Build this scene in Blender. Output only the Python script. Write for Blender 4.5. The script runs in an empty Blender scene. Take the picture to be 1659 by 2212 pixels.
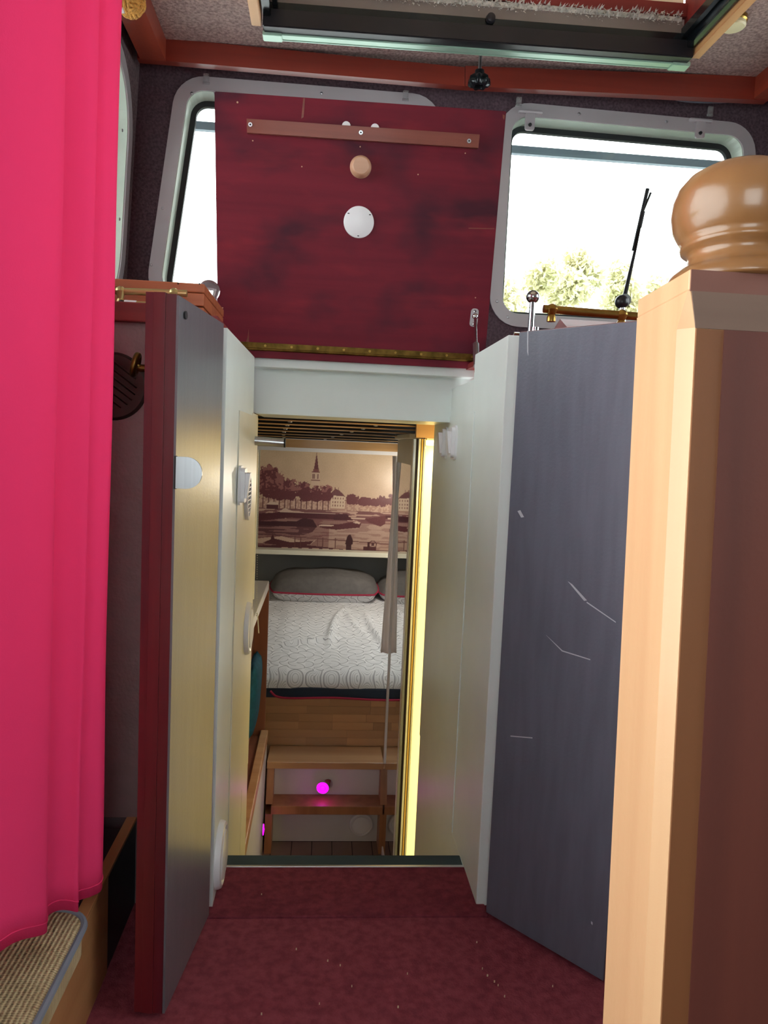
import bpy, bmesh, math, random
import numpy as np
from mathutils import Vector, Matrix, noise
from mathutils.geometry import tessellate_polygon
random.seed(7)
S = bpy.context.scene
COL = S.collection

# ------------------------------------------------------------------ camera, world, exposure
F, CX, CY = 1662.0, 829.5, 1106.0
roll = math.radians(2.1)
_d = np.array([-129.0, -148.0, F]); _d /= np.linalg.norm(_d)
_x = np.array([math.cos(roll), math.sin(roll), -(_d[0]*math.cos(roll)+_d[1]*math.sin(roll))/_d[2]]); _x /= np.linalg.norm(_x)
_D = np.cross(_d, _x)
if _D[1] < 0: _D = -_D
MC = np.array([_x, _d, -_D])
EYE = np.array([0.0, 0.0, 1.05])
cam = bpy.data.cameras.new('camera'); co = bpy.data.objects.new('camera', cam); COL.objects.link(co)
cam.sensor_fit = 'VERTICAL'; cam.sensor_height = 24.0; cam.lens = F*24.0/2212.0
cam.clip_start = 0.05; cam.clip_end = 500
r_, u_, b_ = MC[:, 0], -MC[:, 1], -MC[:, 2]
co.matrix_world = Matrix(((r_[0], u_[0], b_[0], EYE[0]), (r_[1], u_[1], b_[1], EYE[1]), (r_[2], u_[2], b_[2], EYE[2]), (0, 0, 0, 1)))
S.camera = co
W = bpy.data.worlds.new('overcast_sky'); S.world = W; W.use_nodes = True
bgn = W.node_tree.nodes['Background']
bgn.inputs[0].default_value = (0.95, 0.985, 1.0, 1); bgn.inputs[1].default_value = 5.0
S.view_settings.view_transform = 'Standard'; S.view_settings.look = 'None'
S.view_settings.gamma = 1.0; S.view_settings.use_curve_mapping = False
S.view_settings.exposure = 0.45

def at(px, py, x=None, y=None, z=None):
    v = MC @ np.array([px-CX, py-CY, F])
    i, val = (0, x) if x is not None else ((1, y) if y is not None else (2, z))
    p = EYE + v*(val-EYE[i])/v[i]
    return Vector(p)

# ------------------------------------------------------------------ materials
def lin(c):
    return tuple(((v/255)/12.92 if v/255 <= .04045 else ((v/255+.055)/1.055)**2.4) for v in c)
def mat(name, rgb, rough=.5, metal=0.0, var=.08, scale=(6, 6, 6), detail=3, bump=0.0, bscale=60, coat=0.0, rgb2=None, spec=.5, contrast=(.35, .65)):
    m = bpy.data.materials.new(name); m.use_nodes = True
    nt = m.node_tree; p = nt.nodes['Principled BSDF']
    tc = nt.nodes.new('ShaderNodeTexCoord'); mp = nt.nodes.new('ShaderNodeMapping')
    mp.inputs['Scale'].default_value = scale
    nz = nt.nodes.new('ShaderNodeTexNoise'); nz.inputs['Scale'].default_value = 1.0; nz.inputs['Detail'].default_value = detail
    cr = nt.nodes.new('ShaderNodeValToRGB')
    c = lin(rgb)
    a, b = (tuple(v*(1-var) for v in c), tuple(min(1, v*(1+var)) for v in c)) if rgb2 is None else (c, lin(rgb2))
    cr.color_ramp.elements[0].position, cr.color_ramp.elements[1].position = contrast
    cr.color_ramp.elements[0].color = (*a, 1); cr.color_ramp.elements[1].color = (*b, 1)
    L = nt.links.new
    L(tc.outputs['Object'], mp.inputs[0]); L(mp.outputs[0], nz.inputs['Vector']); L(nz.outputs['Fac'], cr.inputs[0]); L(cr.outputs[0], p.inputs['Base Color'])
    p.inputs['Roughness'].default_value = rough; p.inputs['Metallic'].default_value = metal
    p.inputs['Coat Weight'].default_value = coat; p.inputs['Coat Roughness'].default_value = .12
    p.inputs['Specular IOR Level'].default_value = spec
    if bump:
        n2 = nt.nodes.new('ShaderNodeTexNoise'); n2.inputs['Scale'].default_value = bscale; n2.inputs['Detail'].default_value = 4
        bp = nt.nodes.new('ShaderNodeBump'); bp.inputs['Strength'].default_value = bump; bp.inputs['Distance'].default_value = .003
        L(tc.outputs['Object'], n2.inputs['Vector']); L(n2.outputs['Fac'], bp.inputs['Height']); L(bp.outputs[0], p.inputs['Normal'])
    return m
def wood(name, c1, c2, axis, rough=.4, coat=.2, k=1.0):
    sc = {'x': (1.6, 38, 38), 'y': (38, 1.6, 38), 'z': (38, 38, 1.6)}[axis]
    return mat(name, c1, rough, 0, 0, tuple(v*k for v in sc), 5, .12, 90, coat, c2, contrast=(.3, .72))
def blotch(m, rgb, scale, lo, hi, amount):
    """a second, larger stain laid over a material's colour"""
    nt = m.node_tree; p = nt.nodes['Principled BSDF']; L = nt.links.new
    src = p.inputs['Base Color'].links[0].from_socket
    tc = nt.nodes.new('ShaderNodeTexCoord'); mp = nt.nodes.new('ShaderNodeMapping'); mp.inputs['Scale'].default_value = scale
    nz = nt.nodes.new('ShaderNodeTexNoise'); nz.inputs['Scale'].default_value = 1; nz.inputs['Detail'].default_value = 3
    mr = nt.nodes.new('ShaderNodeMapRange'); mr.inputs[1].default_value = lo; mr.inputs[2].default_value = hi; mr.inputs[4].default_value = amount
    mx = nt.nodes.new('ShaderNodeMix'); mx.data_type = 'RGBA'; mx.inputs[7].default_value = (*lin(rgb), 1)
    L(tc.outputs['Object'], mp.inputs[0]); L(mp.outputs[0], nz.inputs['Vector']); L(nz.outputs['Fac'], mr.inputs[0])
    L(mr.outputs[0], mx.inputs[0]); L(src, mx.inputs[6]); L(mx.outputs[2], p.inputs['Base Color'])
    return m
def emit(name, rgb, k):
    m = mat(name, rgb, .4); p = m.node_tree.nodes['Principled BSDF']
    p.inputs['Emission Color'].default_value = (*lin(rgb), 1); p.inputs['Emission Strength'].default_value = k
    return m
M = {}
M['carpet'] = mat('carpet', (128, 58, 70), .95, 0, 0, (55, 55, 55), 6, .9, 260, 0, (150, 72, 84), .1)
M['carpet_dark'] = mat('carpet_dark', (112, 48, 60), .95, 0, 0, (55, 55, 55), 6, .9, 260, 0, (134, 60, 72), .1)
M['lint'] = mat('lint', (215, 190, 160), .9)
M['nosing'] = mat('nosing', (58, 72, 78), .8, spec=.2)
M['alu'] = mat('alu', (205, 205, 208), .35, .9, .05)
M['flange'] = mat('flange', (186, 182, 186), .45, .25, .06, (3, 3, 3))
M['reveal'] = mat('reveal', (205, 222, 208), .4)  # pale green reflection is put into the reveal's colour
M['rubber'] = mat('rubber', (28, 32, 36), .5)
M['wallfab'] = mat('wallfab', (76, 62, 70), .95, 0, 0, (130, 130, 130), 4, .5, 300, 0, (98, 82, 90), .1)
M['sidefab'] = mat('sidefab', (92, 78, 82), .95, 0, 0, (130, 130, 130), 4, .5, 300, 0, (118, 102, 104), .1)
M['ceilfab'] = mat('ceilfab', (150, 130, 126), .95, 0, 0, (120, 120, 120), 5, .8, 220, 0, (200, 178, 172), .1)
M['redbeam_x'] = wood('redbeam_x', (122, 42, 32), (148, 58, 42), 'x', .35, .3, .5)
M['redbeam_y'] = wood('redbeam_y', (132, 48, 34), (164, 70, 48), 'y', .35, .3, .5)
M['mahog'] = blotch(blotch(wood('mahog', (100, 18, 38), (122, 28, 46), 'x', .55, 0, .6), (56, 18, 36), (3.5, 3.5, 6), .48, .66, .85), (146, 36, 48), (4, 4, 14), .56, .75, .5)
M['mahog'].node_tree.nodes['Principled BSDF'].inputs['Specular IOR Level'].default_value = .25
M['mahog_z'] = blotch(wood('mahog_z', (84, 20, 28), (112, 30, 36), 'z', .4, .2, .6), (80, 22, 36), (40, 40, 1), .45, .6, .7)
M['dashred'] = wood('dashred', (112, 28, 30), (140, 42, 38), 'x', .55, 0, .6)
M['batten'] = wood('batten', (112, 52, 42), (140, 72, 56), 'x', .5, .1, .8)
M['brass'] = mat('brass', (176, 142, 74), .3, 1, .12, (30, 30, 30))
M['oldbrass'] = mat('oldbrass', (110, 86, 42), .4, 1, .35, (40, 10, 40))
M['goldrod'] = mat('goldrod', (206, 188, 128), .38, .8, .1)
M['bronze'] = mat('bronze', (66, 54, 50), .45, .6)
M['chrome'] = mat('chrome', (215, 218, 222), .12, 1, .02)
M['steel'] = mat('steel', (190, 192, 196), .3, 1, .04, (200, 4, 4))
M['blackgap'] = mat('blackgap', (12, 12, 14), .6)
M['white'] = mat('white', (231, 239, 237), .36, 0, .02, spec=.5)
M['cream'] = mat('cream', (232, 228, 210), .35, 0, .02)
M['plastic'] = mat('plastic', (236, 236, 240), .3, 0, .01)
M['vinyl'] = mat('vinyl', (146, 124, 124), .6, 0, .06, (20, 20, 20), 3, .5, 120)
M['vinylshade'] = mat('vinylshade', (96, 90, 92), .6, 0, .06, (20, 20, 20), 3, .4, 120)  # vinyl copy darkened for the shadow low on the bulkhead
M['slate'] = mat('slate', (98, 100, 114), .36, 0, .08, (40, 40, 5), 4, .12, 160, 0.0)
M['slate_gloss'] = mat('slate_gloss', (104, 104, 110), .3, 0, .08, (60, 60, 6), 4, .1, 200, .45)
M['slate_gloss'].node_tree.nodes['Principled BSDF'].inputs['Coat Roughness'].default_value = .28
M['scuff'] = mat('scuff', (190, 192, 200), .7)
M['pine'] = wood('pine', (198, 150, 110), (216, 172, 130), 'z', .45, .1, .5)
M['pine_cap'] = wood('pine_cap', (186, 140, 112), (212, 168, 138), 'x', .45, .1, .5)
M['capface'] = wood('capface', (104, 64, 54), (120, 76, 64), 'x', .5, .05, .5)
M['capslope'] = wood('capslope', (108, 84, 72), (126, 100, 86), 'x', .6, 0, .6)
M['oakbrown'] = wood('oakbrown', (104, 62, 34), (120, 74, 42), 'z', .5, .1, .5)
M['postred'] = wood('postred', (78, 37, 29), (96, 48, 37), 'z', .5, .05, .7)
M['ball'] = wood('ball', (122, 82, 48), (144, 100, 62), 'z', .3, .35, .35)
M['benchwood'] = wood('benchwood', (176, 122, 76), (200, 146, 96), 'y', .5, .1, .5)
M['darkpanel'] = mat('darkpanel', (38, 38, 44), .5)
M['teak_x'] = wood('teak_x', (150, 76, 46), (184, 104, 66), 'x', .5, .1, .7)
M['fabricgrey'] = mat('fabricgrey', (118, 124, 138), .9)
M['black'] = mat('black', (34, 32, 38), .35, .2)
M['blackgloss'] = mat('blackgloss', (28, 34, 38), .15, .3)
M['lip_reflection'] = mat('lip_reflection', (168, 200, 182), .3, .3)  # reflection on the hatch lip, painted as a pale green colour
M['brushbar'] = mat('brushbar', (120, 108, 102), .6)
M['brush'] = mat('brush', (214, 210, 204), .95, 0, .2, (60, 60, 60))
M['lidcream'] = mat('lidcream', (222, 212, 196), .5)
def opal(m, rgb, k):
    nt = m.node_tree; p = nt.nodes['Principled BSDF']; L = nt.links.new
    tr = nt.nodes.new('ShaderNodeBsdfTranslucent'); tr.inputs[0].default_value = (*lin(rgb), 1)
    mx = nt.nodes.new('ShaderNodeMixShader'); mx.inputs[0].default_value = k
    L(p.outputs[0], mx.inputs[1]); L(tr.outputs[0], mx.inputs[2]); L(mx.outputs[0], nt.nodes['Material Output'].inputs[0])
opal(M['lidcream'], (236, 224, 204), .22)
M['pinetrim'] = wood('pinetrim', (206, 150, 96), (226, 176, 122), 'y', .5, .1, .6)
M['rope'] = mat('rope', (206, 152, 72), .8, 0, .25, (160, 160, 160), 3, .5, 200)
M['lampoff'] = mat('lampoff', (244, 238, 196), .4)
M['glassball'] = mat('glassball', (225, 215, 220), .05)
M['glassball'].node_tree.nodes['Principled BSDF'].inputs['Transmission Weight'].default_value = .85
M['clear'] = mat('clear', (240, 240, 240), .05)
M['clear'].node_tree.nodes['Principled BSDF'].inputs['Transmission Weight'].default_value = .8
M['leaf'] = mat('leaf', (192, 192, 156), .7, 0, 0, (1.2, 1.2, 1.2), 4, 0, 60, 0, (216, 208, 178))
M['bark'] = mat('bark', (84, 70, 58), .9)
M['ground'] = mat('ground', (92, 108, 64), .95, 0, .2, (.5, .5, .5))
M['hull'] = mat('hull', (190, 190, 188), .5)
M['sidepanel'] = wood('sidepanel', (130, 74, 50), (150, 92, 64), 'z', .45, .2, .4)
M['beech_x'] = wood('beech_x', (186, 138, 98), (206, 162, 120), 'x', .4, .2, .5)
M['stringer'] = wood('stringer', (150, 98, 66), (180, 124, 86), 'z', .45, .2, .5)
M['slat'] = wood('slat', (196, 150, 98), (216, 172, 118), 'x', .45, .2, .5)
M['cabinwhite'] = mat('cabinwhite', (214, 212, 214), .45, 0, .03)
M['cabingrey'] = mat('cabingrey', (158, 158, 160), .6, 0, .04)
M['tile'] = mat('tile', (138, 116, 108), .4, 0, .1, (5, 5, 5), 4)
M['grout'] = mat('grout', (50, 44, 44), .9)
M['teal'] = mat('teal', (24, 92, 116), .85, 0, .15, (40, 40, 40), 3, .3, 200)
M['pillowgrey'] = mat('pillowgrey', (108, 104, 104), .9, 0, .08, (30, 30, 30), 3, .2, 300)
M['navy'] = mat('navy', (44, 56, 74), .9)
M['redpipe'] = mat('redpipe', (168, 36, 70), .8)
M['cloth'] = mat('cloth', (244, 238, 236), .9, 0, .05)
opal(M['cloth'], (244, 236, 232), .35)
M['yellowwall'] = mat('yellowwall', (252, 236, 168), .5, 0, .04, (30, 30, 8))
M['gold'] = mat('gold', (214, 176, 110), .14, 1, .05)
M['magenta'] = emit('magenta', (255, 10, 250), 2.2)
M['magentaring'] = emit('magentaring', (190, 0, 180), .5)
M['warmlamp'] = emit('warmlamp', (255, 228, 160), 3.0)
M['mirror'] = mat('mirror', (235, 238, 236), .015, 1, .0)
M['glassedge'] = mat('glassedge', (20, 56, 50), .2)
M['deckbar'] = mat('deckbar', (120, 134, 146), .5)
# pane: mostly clear with a faint surface sheen
def pane_mat():
    m = bpy.data.materials.new('pane'); m.use_nodes = True; nt = m.node_tree; nt.nodes.clear(); L = nt.links.new
    o = nt.nodes.new('ShaderNodeOutputMaterial'); t = nt.nodes.new('ShaderNodeBsdfTransparent'); g = nt.nodes.new('ShaderNodeBsdfGlossy')
    g.inputs['Roughness'].default_value = .03; fr = nt.nodes.new('ShaderNodeFresnel'); mx = nt.nodes.new('ShaderNodeMixShader')
    tc = nt.nodes.new('ShaderNodeTexCoord'); nz = nt.nodes.new('ShaderNodeTexNoise'); nz.inputs['Scale'].default_value = 5
    cr = nt.nodes.new('ShaderNodeValToRGB'); cr.color_ramp.elements[0].color = (.93, .96, .95, 1); cr.color_ramp.elements[1].color = (.97, .99, .98, 1)
    L(tc.outputs['Object'], nz.inputs[0]); L(nz.outputs[0], cr.inputs[0]); L(cr.outputs[0], t.inputs[0])
    L(fr.outputs[0], mx.inputs[0]); L(t.outputs[0], mx.inputs[1]); L(g.outputs[0], mx.inputs[2]); L(mx.outputs[0], o.inputs[0])
    return m
M['pane'] = pane_mat()
def curtain_mat():
    m = mat('curtain', (244, 66, 124), .85, 0, .06, (4, 4, .6), 3, .15, 500, 0, None, .15)
    nt = m.node_tree; p = nt.nodes['Principled BSDF']; L = nt.links.new
    tr = nt.nodes.new('ShaderNodeBsdfTranslucent'); tr.inputs[0].default_value = (*lin((250, 70, 130)), 1)
    mx = nt.nodes.new('ShaderNodeMixShader'); mx.inputs[0].default_value = .3
    out = nt.nodes['Material Output']
    L(p.outputs[0], mx.inputs[1]); L(tr.outputs[0], mx.inputs[2]); L(mx.outputs[0], out.inputs[0])
    return m
M['curtain'] = curtain_mat()
def leaf_trans(m):
    nt = m.node_tree; p = nt.nodes['Principled BSDF']; L = nt.links.new
    tr = nt.nodes.new('ShaderNodeBsdfTranslucent'); tr.inputs[0].default_value = (*lin((226, 224, 192)), 1)
    mx = nt.nodes.new('ShaderNodeMixShader'); mx.inputs[0].default_value = .4
    L(p.outputs[0], mx.inputs[1]); L(tr.outputs[0], mx.inputs[2]); L(mx.outputs[0], nt.nodes['Material Output'].inputs[0])
leaf_trans(M['leaf'])
def weave_mat():
    m = mat('weave', (150, 128, 92), .95, 0, 0, (8, 8, 8), 3, 0, 60, 0, (200, 180, 140))
    nt = m.node_tree; p = nt.nodes['Principled BSDF']; L = nt.links.new
    src = p.inputs['Base Color'].links[0].from_socket
    tc = nt.nodes.new('ShaderNodeTexCoord')
    w1 = nt.nodes.new('ShaderNodeTexWave'); w1.bands_direction = 'X'; w1.inputs['Scale'].default_value = 42; w1.inputs['Distortion'].default_value = .6
    w2 = nt.nodes.new('ShaderNodeTexWave'); w2.bands_direction = 'Y'; w2.inputs['Scale'].default_value = 70; w2.inputs['Distortion'].default_value = 2
    mth = nt.nodes.new('ShaderNodeMath'); mth.operation = 'MULTIPLY_ADD'; mth.inputs[1].default_value = .35
    mx = nt.nodes.new('ShaderNodeMix'); mx.data_type = 'RGBA'; mx.blend_type = 'MULTIPLY'; mx.inputs[0].default_value = .75
    cr = nt.nodes.new('ShaderNodeValToRGB'); cr.color_ramp.elements[0].color = (.25, .2, .14, 1); cr.color_ramp.elements[1].color = (1, 1, 1, 1); cr.color_ramp.elements[1].position = .7
    bp = nt.nodes.new('ShaderNodeBump'); bp.inputs['Strength'].default_value = .8; bp.inputs['Distance'].default_value = .003
    L(tc.outputs['Object'], w1.inputs[0]); L(tc.outputs['Object'], w2.inputs[0]); L(w2.outputs['Fac'], mth.inputs[0]); L(w1.outputs['Fac'], mth.inputs[2])
    L(mth.outputs[0], cr.inputs[0]); L(src, mx.inputs[6]); L(cr.outputs[0], mx.inputs[7]); L(mx.outputs[2], p.inputs['Base Color'])
    L(mth.outputs[0], bp.inputs['Height']); L(bp.outputs[0], p.inputs['Normal'])
    return m
M['weave'] = weave_mat()
def fan_mat(name, k):
    """white cotton printed with quarter-circle fans of fine grey arcs"""
    m = mat(name, (232, 231, 234), .9, 0, .03, (6, 6, 6))
    nt = m.node_tree; p = nt.nodes['Principled BSDF']; L = nt.links.new
    def N(t, op=None):
        n = nt.nodes.new(t)
        if op: n.operation = op
        return n
    src = p.inputs['Base Color'].links[0].from_socket
    tc = N('ShaderNodeTexCoord'); sp = N('ShaderNodeSeparateXYZ'); sub = N('ShaderNodeMath', 'SUBTRACT'); cb = N('ShaderNodeCombineXYZ')
    L(tc.outputs['Object'], sp.inputs[0]); L(sp.outputs[1], sub.inputs[0]); L(sp.outputs[2], sub.inputs[1]); L(sp.outputs[0], cb.inputs[0]); L(sub.outputs[0], cb.inputs[1])
    sc = N('ShaderNodeVectorMath', 'SCALE'); sc.inputs['Scale'].default_value = k; L(cb.outputs[0], sc.inputs[0])
    fl_ = N('ShaderNodeVectorMath', 'FLOOR'); fr = N('ShaderNodeVectorMath', 'FRACTION'); L(sc.outputs[0], fl_.inputs[0]); L(sc.outputs[0], fr.inputs[0])
    wn = N('ShaderNodeTexWhiteNoise'); wn.noise_dimensions = '2D'; L(fl_.outputs[0], wn.inputs['Vector'])
    half = N('ShaderNodeVectorMath', 'ADD'); half.inputs[1].default_value = (.5, .5, .5); L(wn.outputs['Color'], half.inputs[0])
    rd = N('ShaderNodeVectorMath', 'FLOOR'); L(half.outputs[0], rd.inputs[0])
    fl2 = N('ShaderNodeVectorMath', 'MULTIPLY'); fl2.inputs[1].default_value = (1, 1, 0); L(rd.outputs[0], fl2.inputs[0])
    fr2 = N('ShaderNodeVectorMath', 'MULTIPLY'); fr2.inputs[1].default_value = (1, 1, 0); L(fr.outputs[0], fr2.inputs[0])
    ds = N('ShaderNodeVectorMath', 'DISTANCE'); L(fr2.outputs[0], ds.inputs[0]); L(fl2.outputs[0], ds.inputs[1])
    mu = N('ShaderNodeMath', 'MULTIPLY'); mu.inputs[1].default_value = 38; L(ds.outputs['Value'], mu.inputs[0])
    sn = N('ShaderNodeMath', 'SINE'); L(mu.outputs[0], sn.inputs[0])
    a = N('ShaderNodeMapRange'); a.inputs[1].default_value = .3; a.inputs[2].default_value = 1; a.inputs[4].default_value = .45; L(sn.outputs[0], a.inputs[0])
    le = N('ShaderNodeMath', 'LESS_THAN'); le.inputs[1].default_value = .97; L(ds.outputs['Value'], le.inputs[0])
    am = N('ShaderNodeMath', 'MULTIPLY'); L(a.outputs[0], am.inputs[0]); L(le.outputs[0], am.inputs[1])
    cm = N('ShaderNodeMath', 'COMPARE'); cm.inputs[1].default_value = .97; cm.inputs[2].default_value = .045; L(ds.outputs['Value'], cm.inputs[0])
    cs = N('ShaderNodeMath', 'MULTIPLY'); cs.inputs[1].default_value = .7; L(cm.outputs[0], cs.inputs[0])
    mxm = N('ShaderNodeMath', 'MAXIMUM'); L(am.outputs[0], mxm.inputs[0]); L(cs.outputs[0], mxm.inputs[1])
    mx = N('ShaderNodeMix'); mx.data_type = 'RGBA'; mx.inputs[7].default_value = (*lin((96, 96, 104)), 1)
    L(mxm.outputs[0], mx.inputs[0]); L(src, mx.inputs[6]); L(mx.outputs[2], p.inputs['Base Color'])
    return m
M['fan'] = fan_mat('fan', 21)
def stave_mat():
    m = wood('stave', (182, 132, 92), (202, 156, 114), 'x', .4, .25, .5); nt = m.node_tree; p = nt.nodes['Principled BSDF']; L = nt.links.new
    src = p.inputs['Base Color'].links[0].from_socket; oi = nt.nodes.new('ShaderNodeObjectInfo')
    mr = nt.nodes.new('ShaderNodeMapRange'); mr.inputs[3].default_value = .78; mr.inputs[4].default_value = 1.12
    mx = nt.nodes.new('ShaderNodeVectorMath'); mx.operation = 'SCALE'
    L(oi.outputs['Random'], mr.inputs[0]); L(src, mx.inputs[0]); L(mr.outputs[0], mx.inputs['Scale']); L(mx.outputs[0], p.inputs['Base Color'])
    return m
M['stave'] = stave_mat()
def print_mat():
    m = bpy.data.materials.new('sepia_print'); m.use_nodes = True; nt = m.node_tree; p = nt.nodes['Principled BSDF']
    a = nt.nodes.new('ShaderNodeVertexColor'); a.layer_name = 'print'
    nt.links.new(a.outputs[0], p.inputs['Base Color']); p.inputs['Roughness'].default_value = .35
    return m
M['print'] = print_mat()

# ------------------------------------------------------------------ object helpers
ORG = {}
def tag(o, label=None, cat=None, group=None, kind=None):
    if label: o['label'] = label
    if cat: o['category'] = cat
    if group: o['group'] = group
    if kind: o['kind'] = kind
    return o
def thing(name, label, cat, loc, group=None, kind=None):
    o = bpy.data.objects.new(name, None); COL.objects.link(o); o.empty_display_size = .05
    o.location = loc; ORG[o.name] = Vector(loc)
    return tag(o, label, cat, group, kind)
def obj(name, bm, m, parent=None, smooth=False, local=False, label=None, kind=None):
    """one mesh object from a bmesh given in world coordinates (or in the parent's, if local)"""
    bmesh.ops.recalc_face_normals(bm, faces=bm.faces[:])
    if parent is None:
        lo = Vector((min(v.co.x for v in bm.verts), min(v.co.y for v in bm.verts), min(v.co.z for v in bm.verts)))
        hi = Vector((max(v.co.x for v in bm.verts), max(v.co.y for v in bm.verts), max(v.co.z for v in bm.verts)))
        org = Vector(((lo.x+hi.x)/2, (lo.y+hi.y)/2, lo.z))
    else:
        org = ORG.get(parent.name, Vector((0, 0, 0)))
    if not local:
        bmesh.ops.translate(bm, verts=bm.verts[:], vec=-org)
    me = bpy.data.meshes.new(name); bm.to_mesh(me); bm.free()
    if isinstance(m, (list, tuple)):
        for q in m: me.materials.append(M[q])
    else: me.materials.append(M[m])
    o = bpy.data.objects.new(name, me); COL.objects.link(o)
    if smooth:
        me.polygons.foreach_set('use_smooth', [True]*len(me.polygons))
        if smooth != 'full':
            try: me.set_sharp_from_angle(angle=math.radians(38))
            except Exception: pass
    if parent is None: o.location = org
    else: o.parent = parent
    ORG[o.name] = org
    return tag(o, label, None, None, kind)
def B(): return bmesh.new()
def box(bm, lo, hi, bev=0.0, seg=2):
    r = bmesh.ops.create_cube(bm, size=1.0)
    vs = r['verts']; lo = Vector(lo); hi = Vector(hi)
    for v in vs:
        v.co = Vector((lo[i]+(hi[i]-lo[i])*(v.co[i]+.5) for i in range(3)))
    if bev:
        es = list({e for v in vs for e in v.link_edges})
        bmesh.ops.bevel(bm, geom=es, offset=bev, segments=seg, profile=.5, affect='EDGES')
    return bm
def bx(lo, hi, bev=0.0): return box(B(), lo, hi, bev)
def hexa(bm, p):
    """eight points: bottom four in order, top four in order"""
    vs = [bm.verts.new(Vector(q)) for q in p]
    for f in ((3, 2, 1, 0), (4, 5, 6, 7), (0, 1, 5, 4), (1, 2, 6, 5), (2, 3, 7, 6), (3, 0, 4, 7)):
        bm.faces.new([vs[i] for i in f])
    return bm
def prism(bm, pts, z0, z1, bev=0.0):
    n = len(pts); a = [bm.verts.new((p[0], p[1], z0)) for p in pts]; b = [bm.verts.new((p[0], p[1], z1)) for p in pts]
    fs = [bm.faces.new(a[::-1]), bm.faces.new(b)]
    for i in range(n): fs.append(bm.faces.new((a[i], a[(i+1) % n], b[(i+1) % n], b[i])))
    if bev:
        bmesh.ops.bevel(bm, geom=list({e for f in fs for e in f.edges}), offset=bev, segments=2, profile=.5, affect='EDGES')
    return bm
def plate(bm, outer, holes, fn, t):
    """flat sheet with holes; fn maps (u, v, w) to the world, thickness t along w"""
    loops = [outer]+holes
    flat = [p for l in loops for p in l]
    tris = tessellate_polygon([[Vector((p[0], p[1], 0)) for p in l] for l in loops])
    a = [bm.verts.new(fn(p[0], p[1], 0)) for p in flat]; b = [bm.verts.new(fn(p[0], p[1], t)) for p in flat]
    for tr in tris:
        try:
            bm.faces.new([a[i] for i in tr]); bm.faces.new([b[i] for i in reversed(tr)])
        except ValueError: pass
    k = 0
    for l in loops:
        n = len(l)
        for i in range(n):
            j = (i+1) % n
            bm.faces.new((a[k+i], a[k+j], b[k+j], b[k+i]))
        k += n
    return bm
def rpoly(c, r, n=7):
    """corners rounded with radius r"""
    out = []; m = len(c)
    for i in range(m):
        p = Vector(c[i]).to_2d(); a = (Vector(c[i-1]).to_2d()-p).normalized(); b = (Vector(c[(i+1) % m]).to_2d()-p).normalized()
        ang = a.angle(b); d = r/math.tan(ang/2)
        cen = p+(a+b).normalized()*(r/math.sin(ang/2)); s = p+a*d; e = p+b*d
        a0 = math.atan2(*(s-cen).yx); a1 = math.atan2(*(e-cen).yx); da = (a1-a0+math.pi) % (2*math.pi)-math.pi
        for k in range(n+1):
            t = a0+da*k/n; out.append((cen.x+r*math.cos(t), cen.y+r*math.sin(t)))
    return out
def inset(poly, d):
    n = len(poly); out = []
    area = sum(poly[i][0]*poly[(i+1) % n][1]-poly[(i+1) % n][0]*poly[i][1] for i in range(n)); sg = 1 if area > 0 else -1
    for i in range(n):
        p0, p, p1 = Vector(poly[i-1]), Vector(poly[i]), Vector(poly[(i+1) % n])
        t = (p1-p0).normalized(); out.append((p.x-t.y*d*sg, p.y+t.x*d*sg))
    return out
def circ(c, r, n=32): return [(c[0]+r*math.cos(2*math.pi*i/n), c[1]+r*math.sin(2*math.pi*i/n)) for i in range(n)]
def tube(bm, pts, r, n=10, closed=False, cap=True):
    pts = [Vector(p) for p in pts]; m = len(pts); rings = []; up = None
    for i, p in enumerate(pts):
        if closed: t = (pts[(i+1) % m]-pts[i-1]).normalized()
        else: t = (pts[min(i+1, m-1)]-pts[max(i-1, 0)]).normalized()
        if up is None: up = Vector((0, 0, 1)) if abs(t.z) < .9 else Vector((1, 0, 0))
        s = t.cross(up).normalized(); up = s.cross(t).normalized()
        rr = r[i] if isinstance(r, (list, tuple)) else r
        rings.append([bm.verts.new(p+s*rr*math.cos(2*math.pi*k/n)+up*rr*math.sin(2*math.pi*k/n)) for k in range(n)])
    for i in range(m if closed else m-1):
        a, b = rings[i], rings[(i+1) % m]
        for k in range(n): bm.faces.new((a[k], a[(k+1) % n], b[(k+1) % n], b[k]))
    if cap and not closed:
        bm.faces.new(rings[0][::-1]); bm.faces.new(rings[-1])
    return bm
def lathe(bm, prof, c, axis=(0, 0, 1), n=32):
    """profile of (radius, height) turned about the axis through c"""
    ax = Vector(axis).normalized(); s = ax.orthogonal().normalized(); t = ax.cross(s); c = Vector(c); rings = []
    for r, h in prof:
        if r < 1e-6: rings.append([bm.verts.new(c+ax*h)])
        else: rings.append([bm.verts.new(c+ax*h+s*r*math.cos(2*math.pi*k/n)+t*r*math.sin(2*math.pi*k/n)) for k in range(n)])
    for a, b in zip(rings, rings[1:]):
        if len(a) == 1 and len(b) == 1: continue
        for k in range(n):
            k2 = (k+1) % n
            if len(a) == 1: bm.faces.new((a[0], b[k2], b[k]))
            elif len(b) == 1: bm.faces.new((a[k], a[k2], b[0]))
            else: bm.faces.new((a[k], a[k2], b[k2], b[k]))
    for rg, rev in ((rings[0], True), (rings[-1], False)):
        if len(rg) > 1: bm.faces.new(rg[::-1] if rev else rg)
    return bm
def sphere(bm, c, r, sc=(1, 1, 1), n=16):
    q = bmesh.ops.create_uvsphere(bm, u_segments=n*2, v_segments=n, radius=1)
    for v in q['verts']: v.co = Vector((c[0]+v.co.x*r*sc[0], c[1]+v.co.y*r*sc[1], c[2]+v.co.z*r*sc[2]))
    return bm
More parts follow.
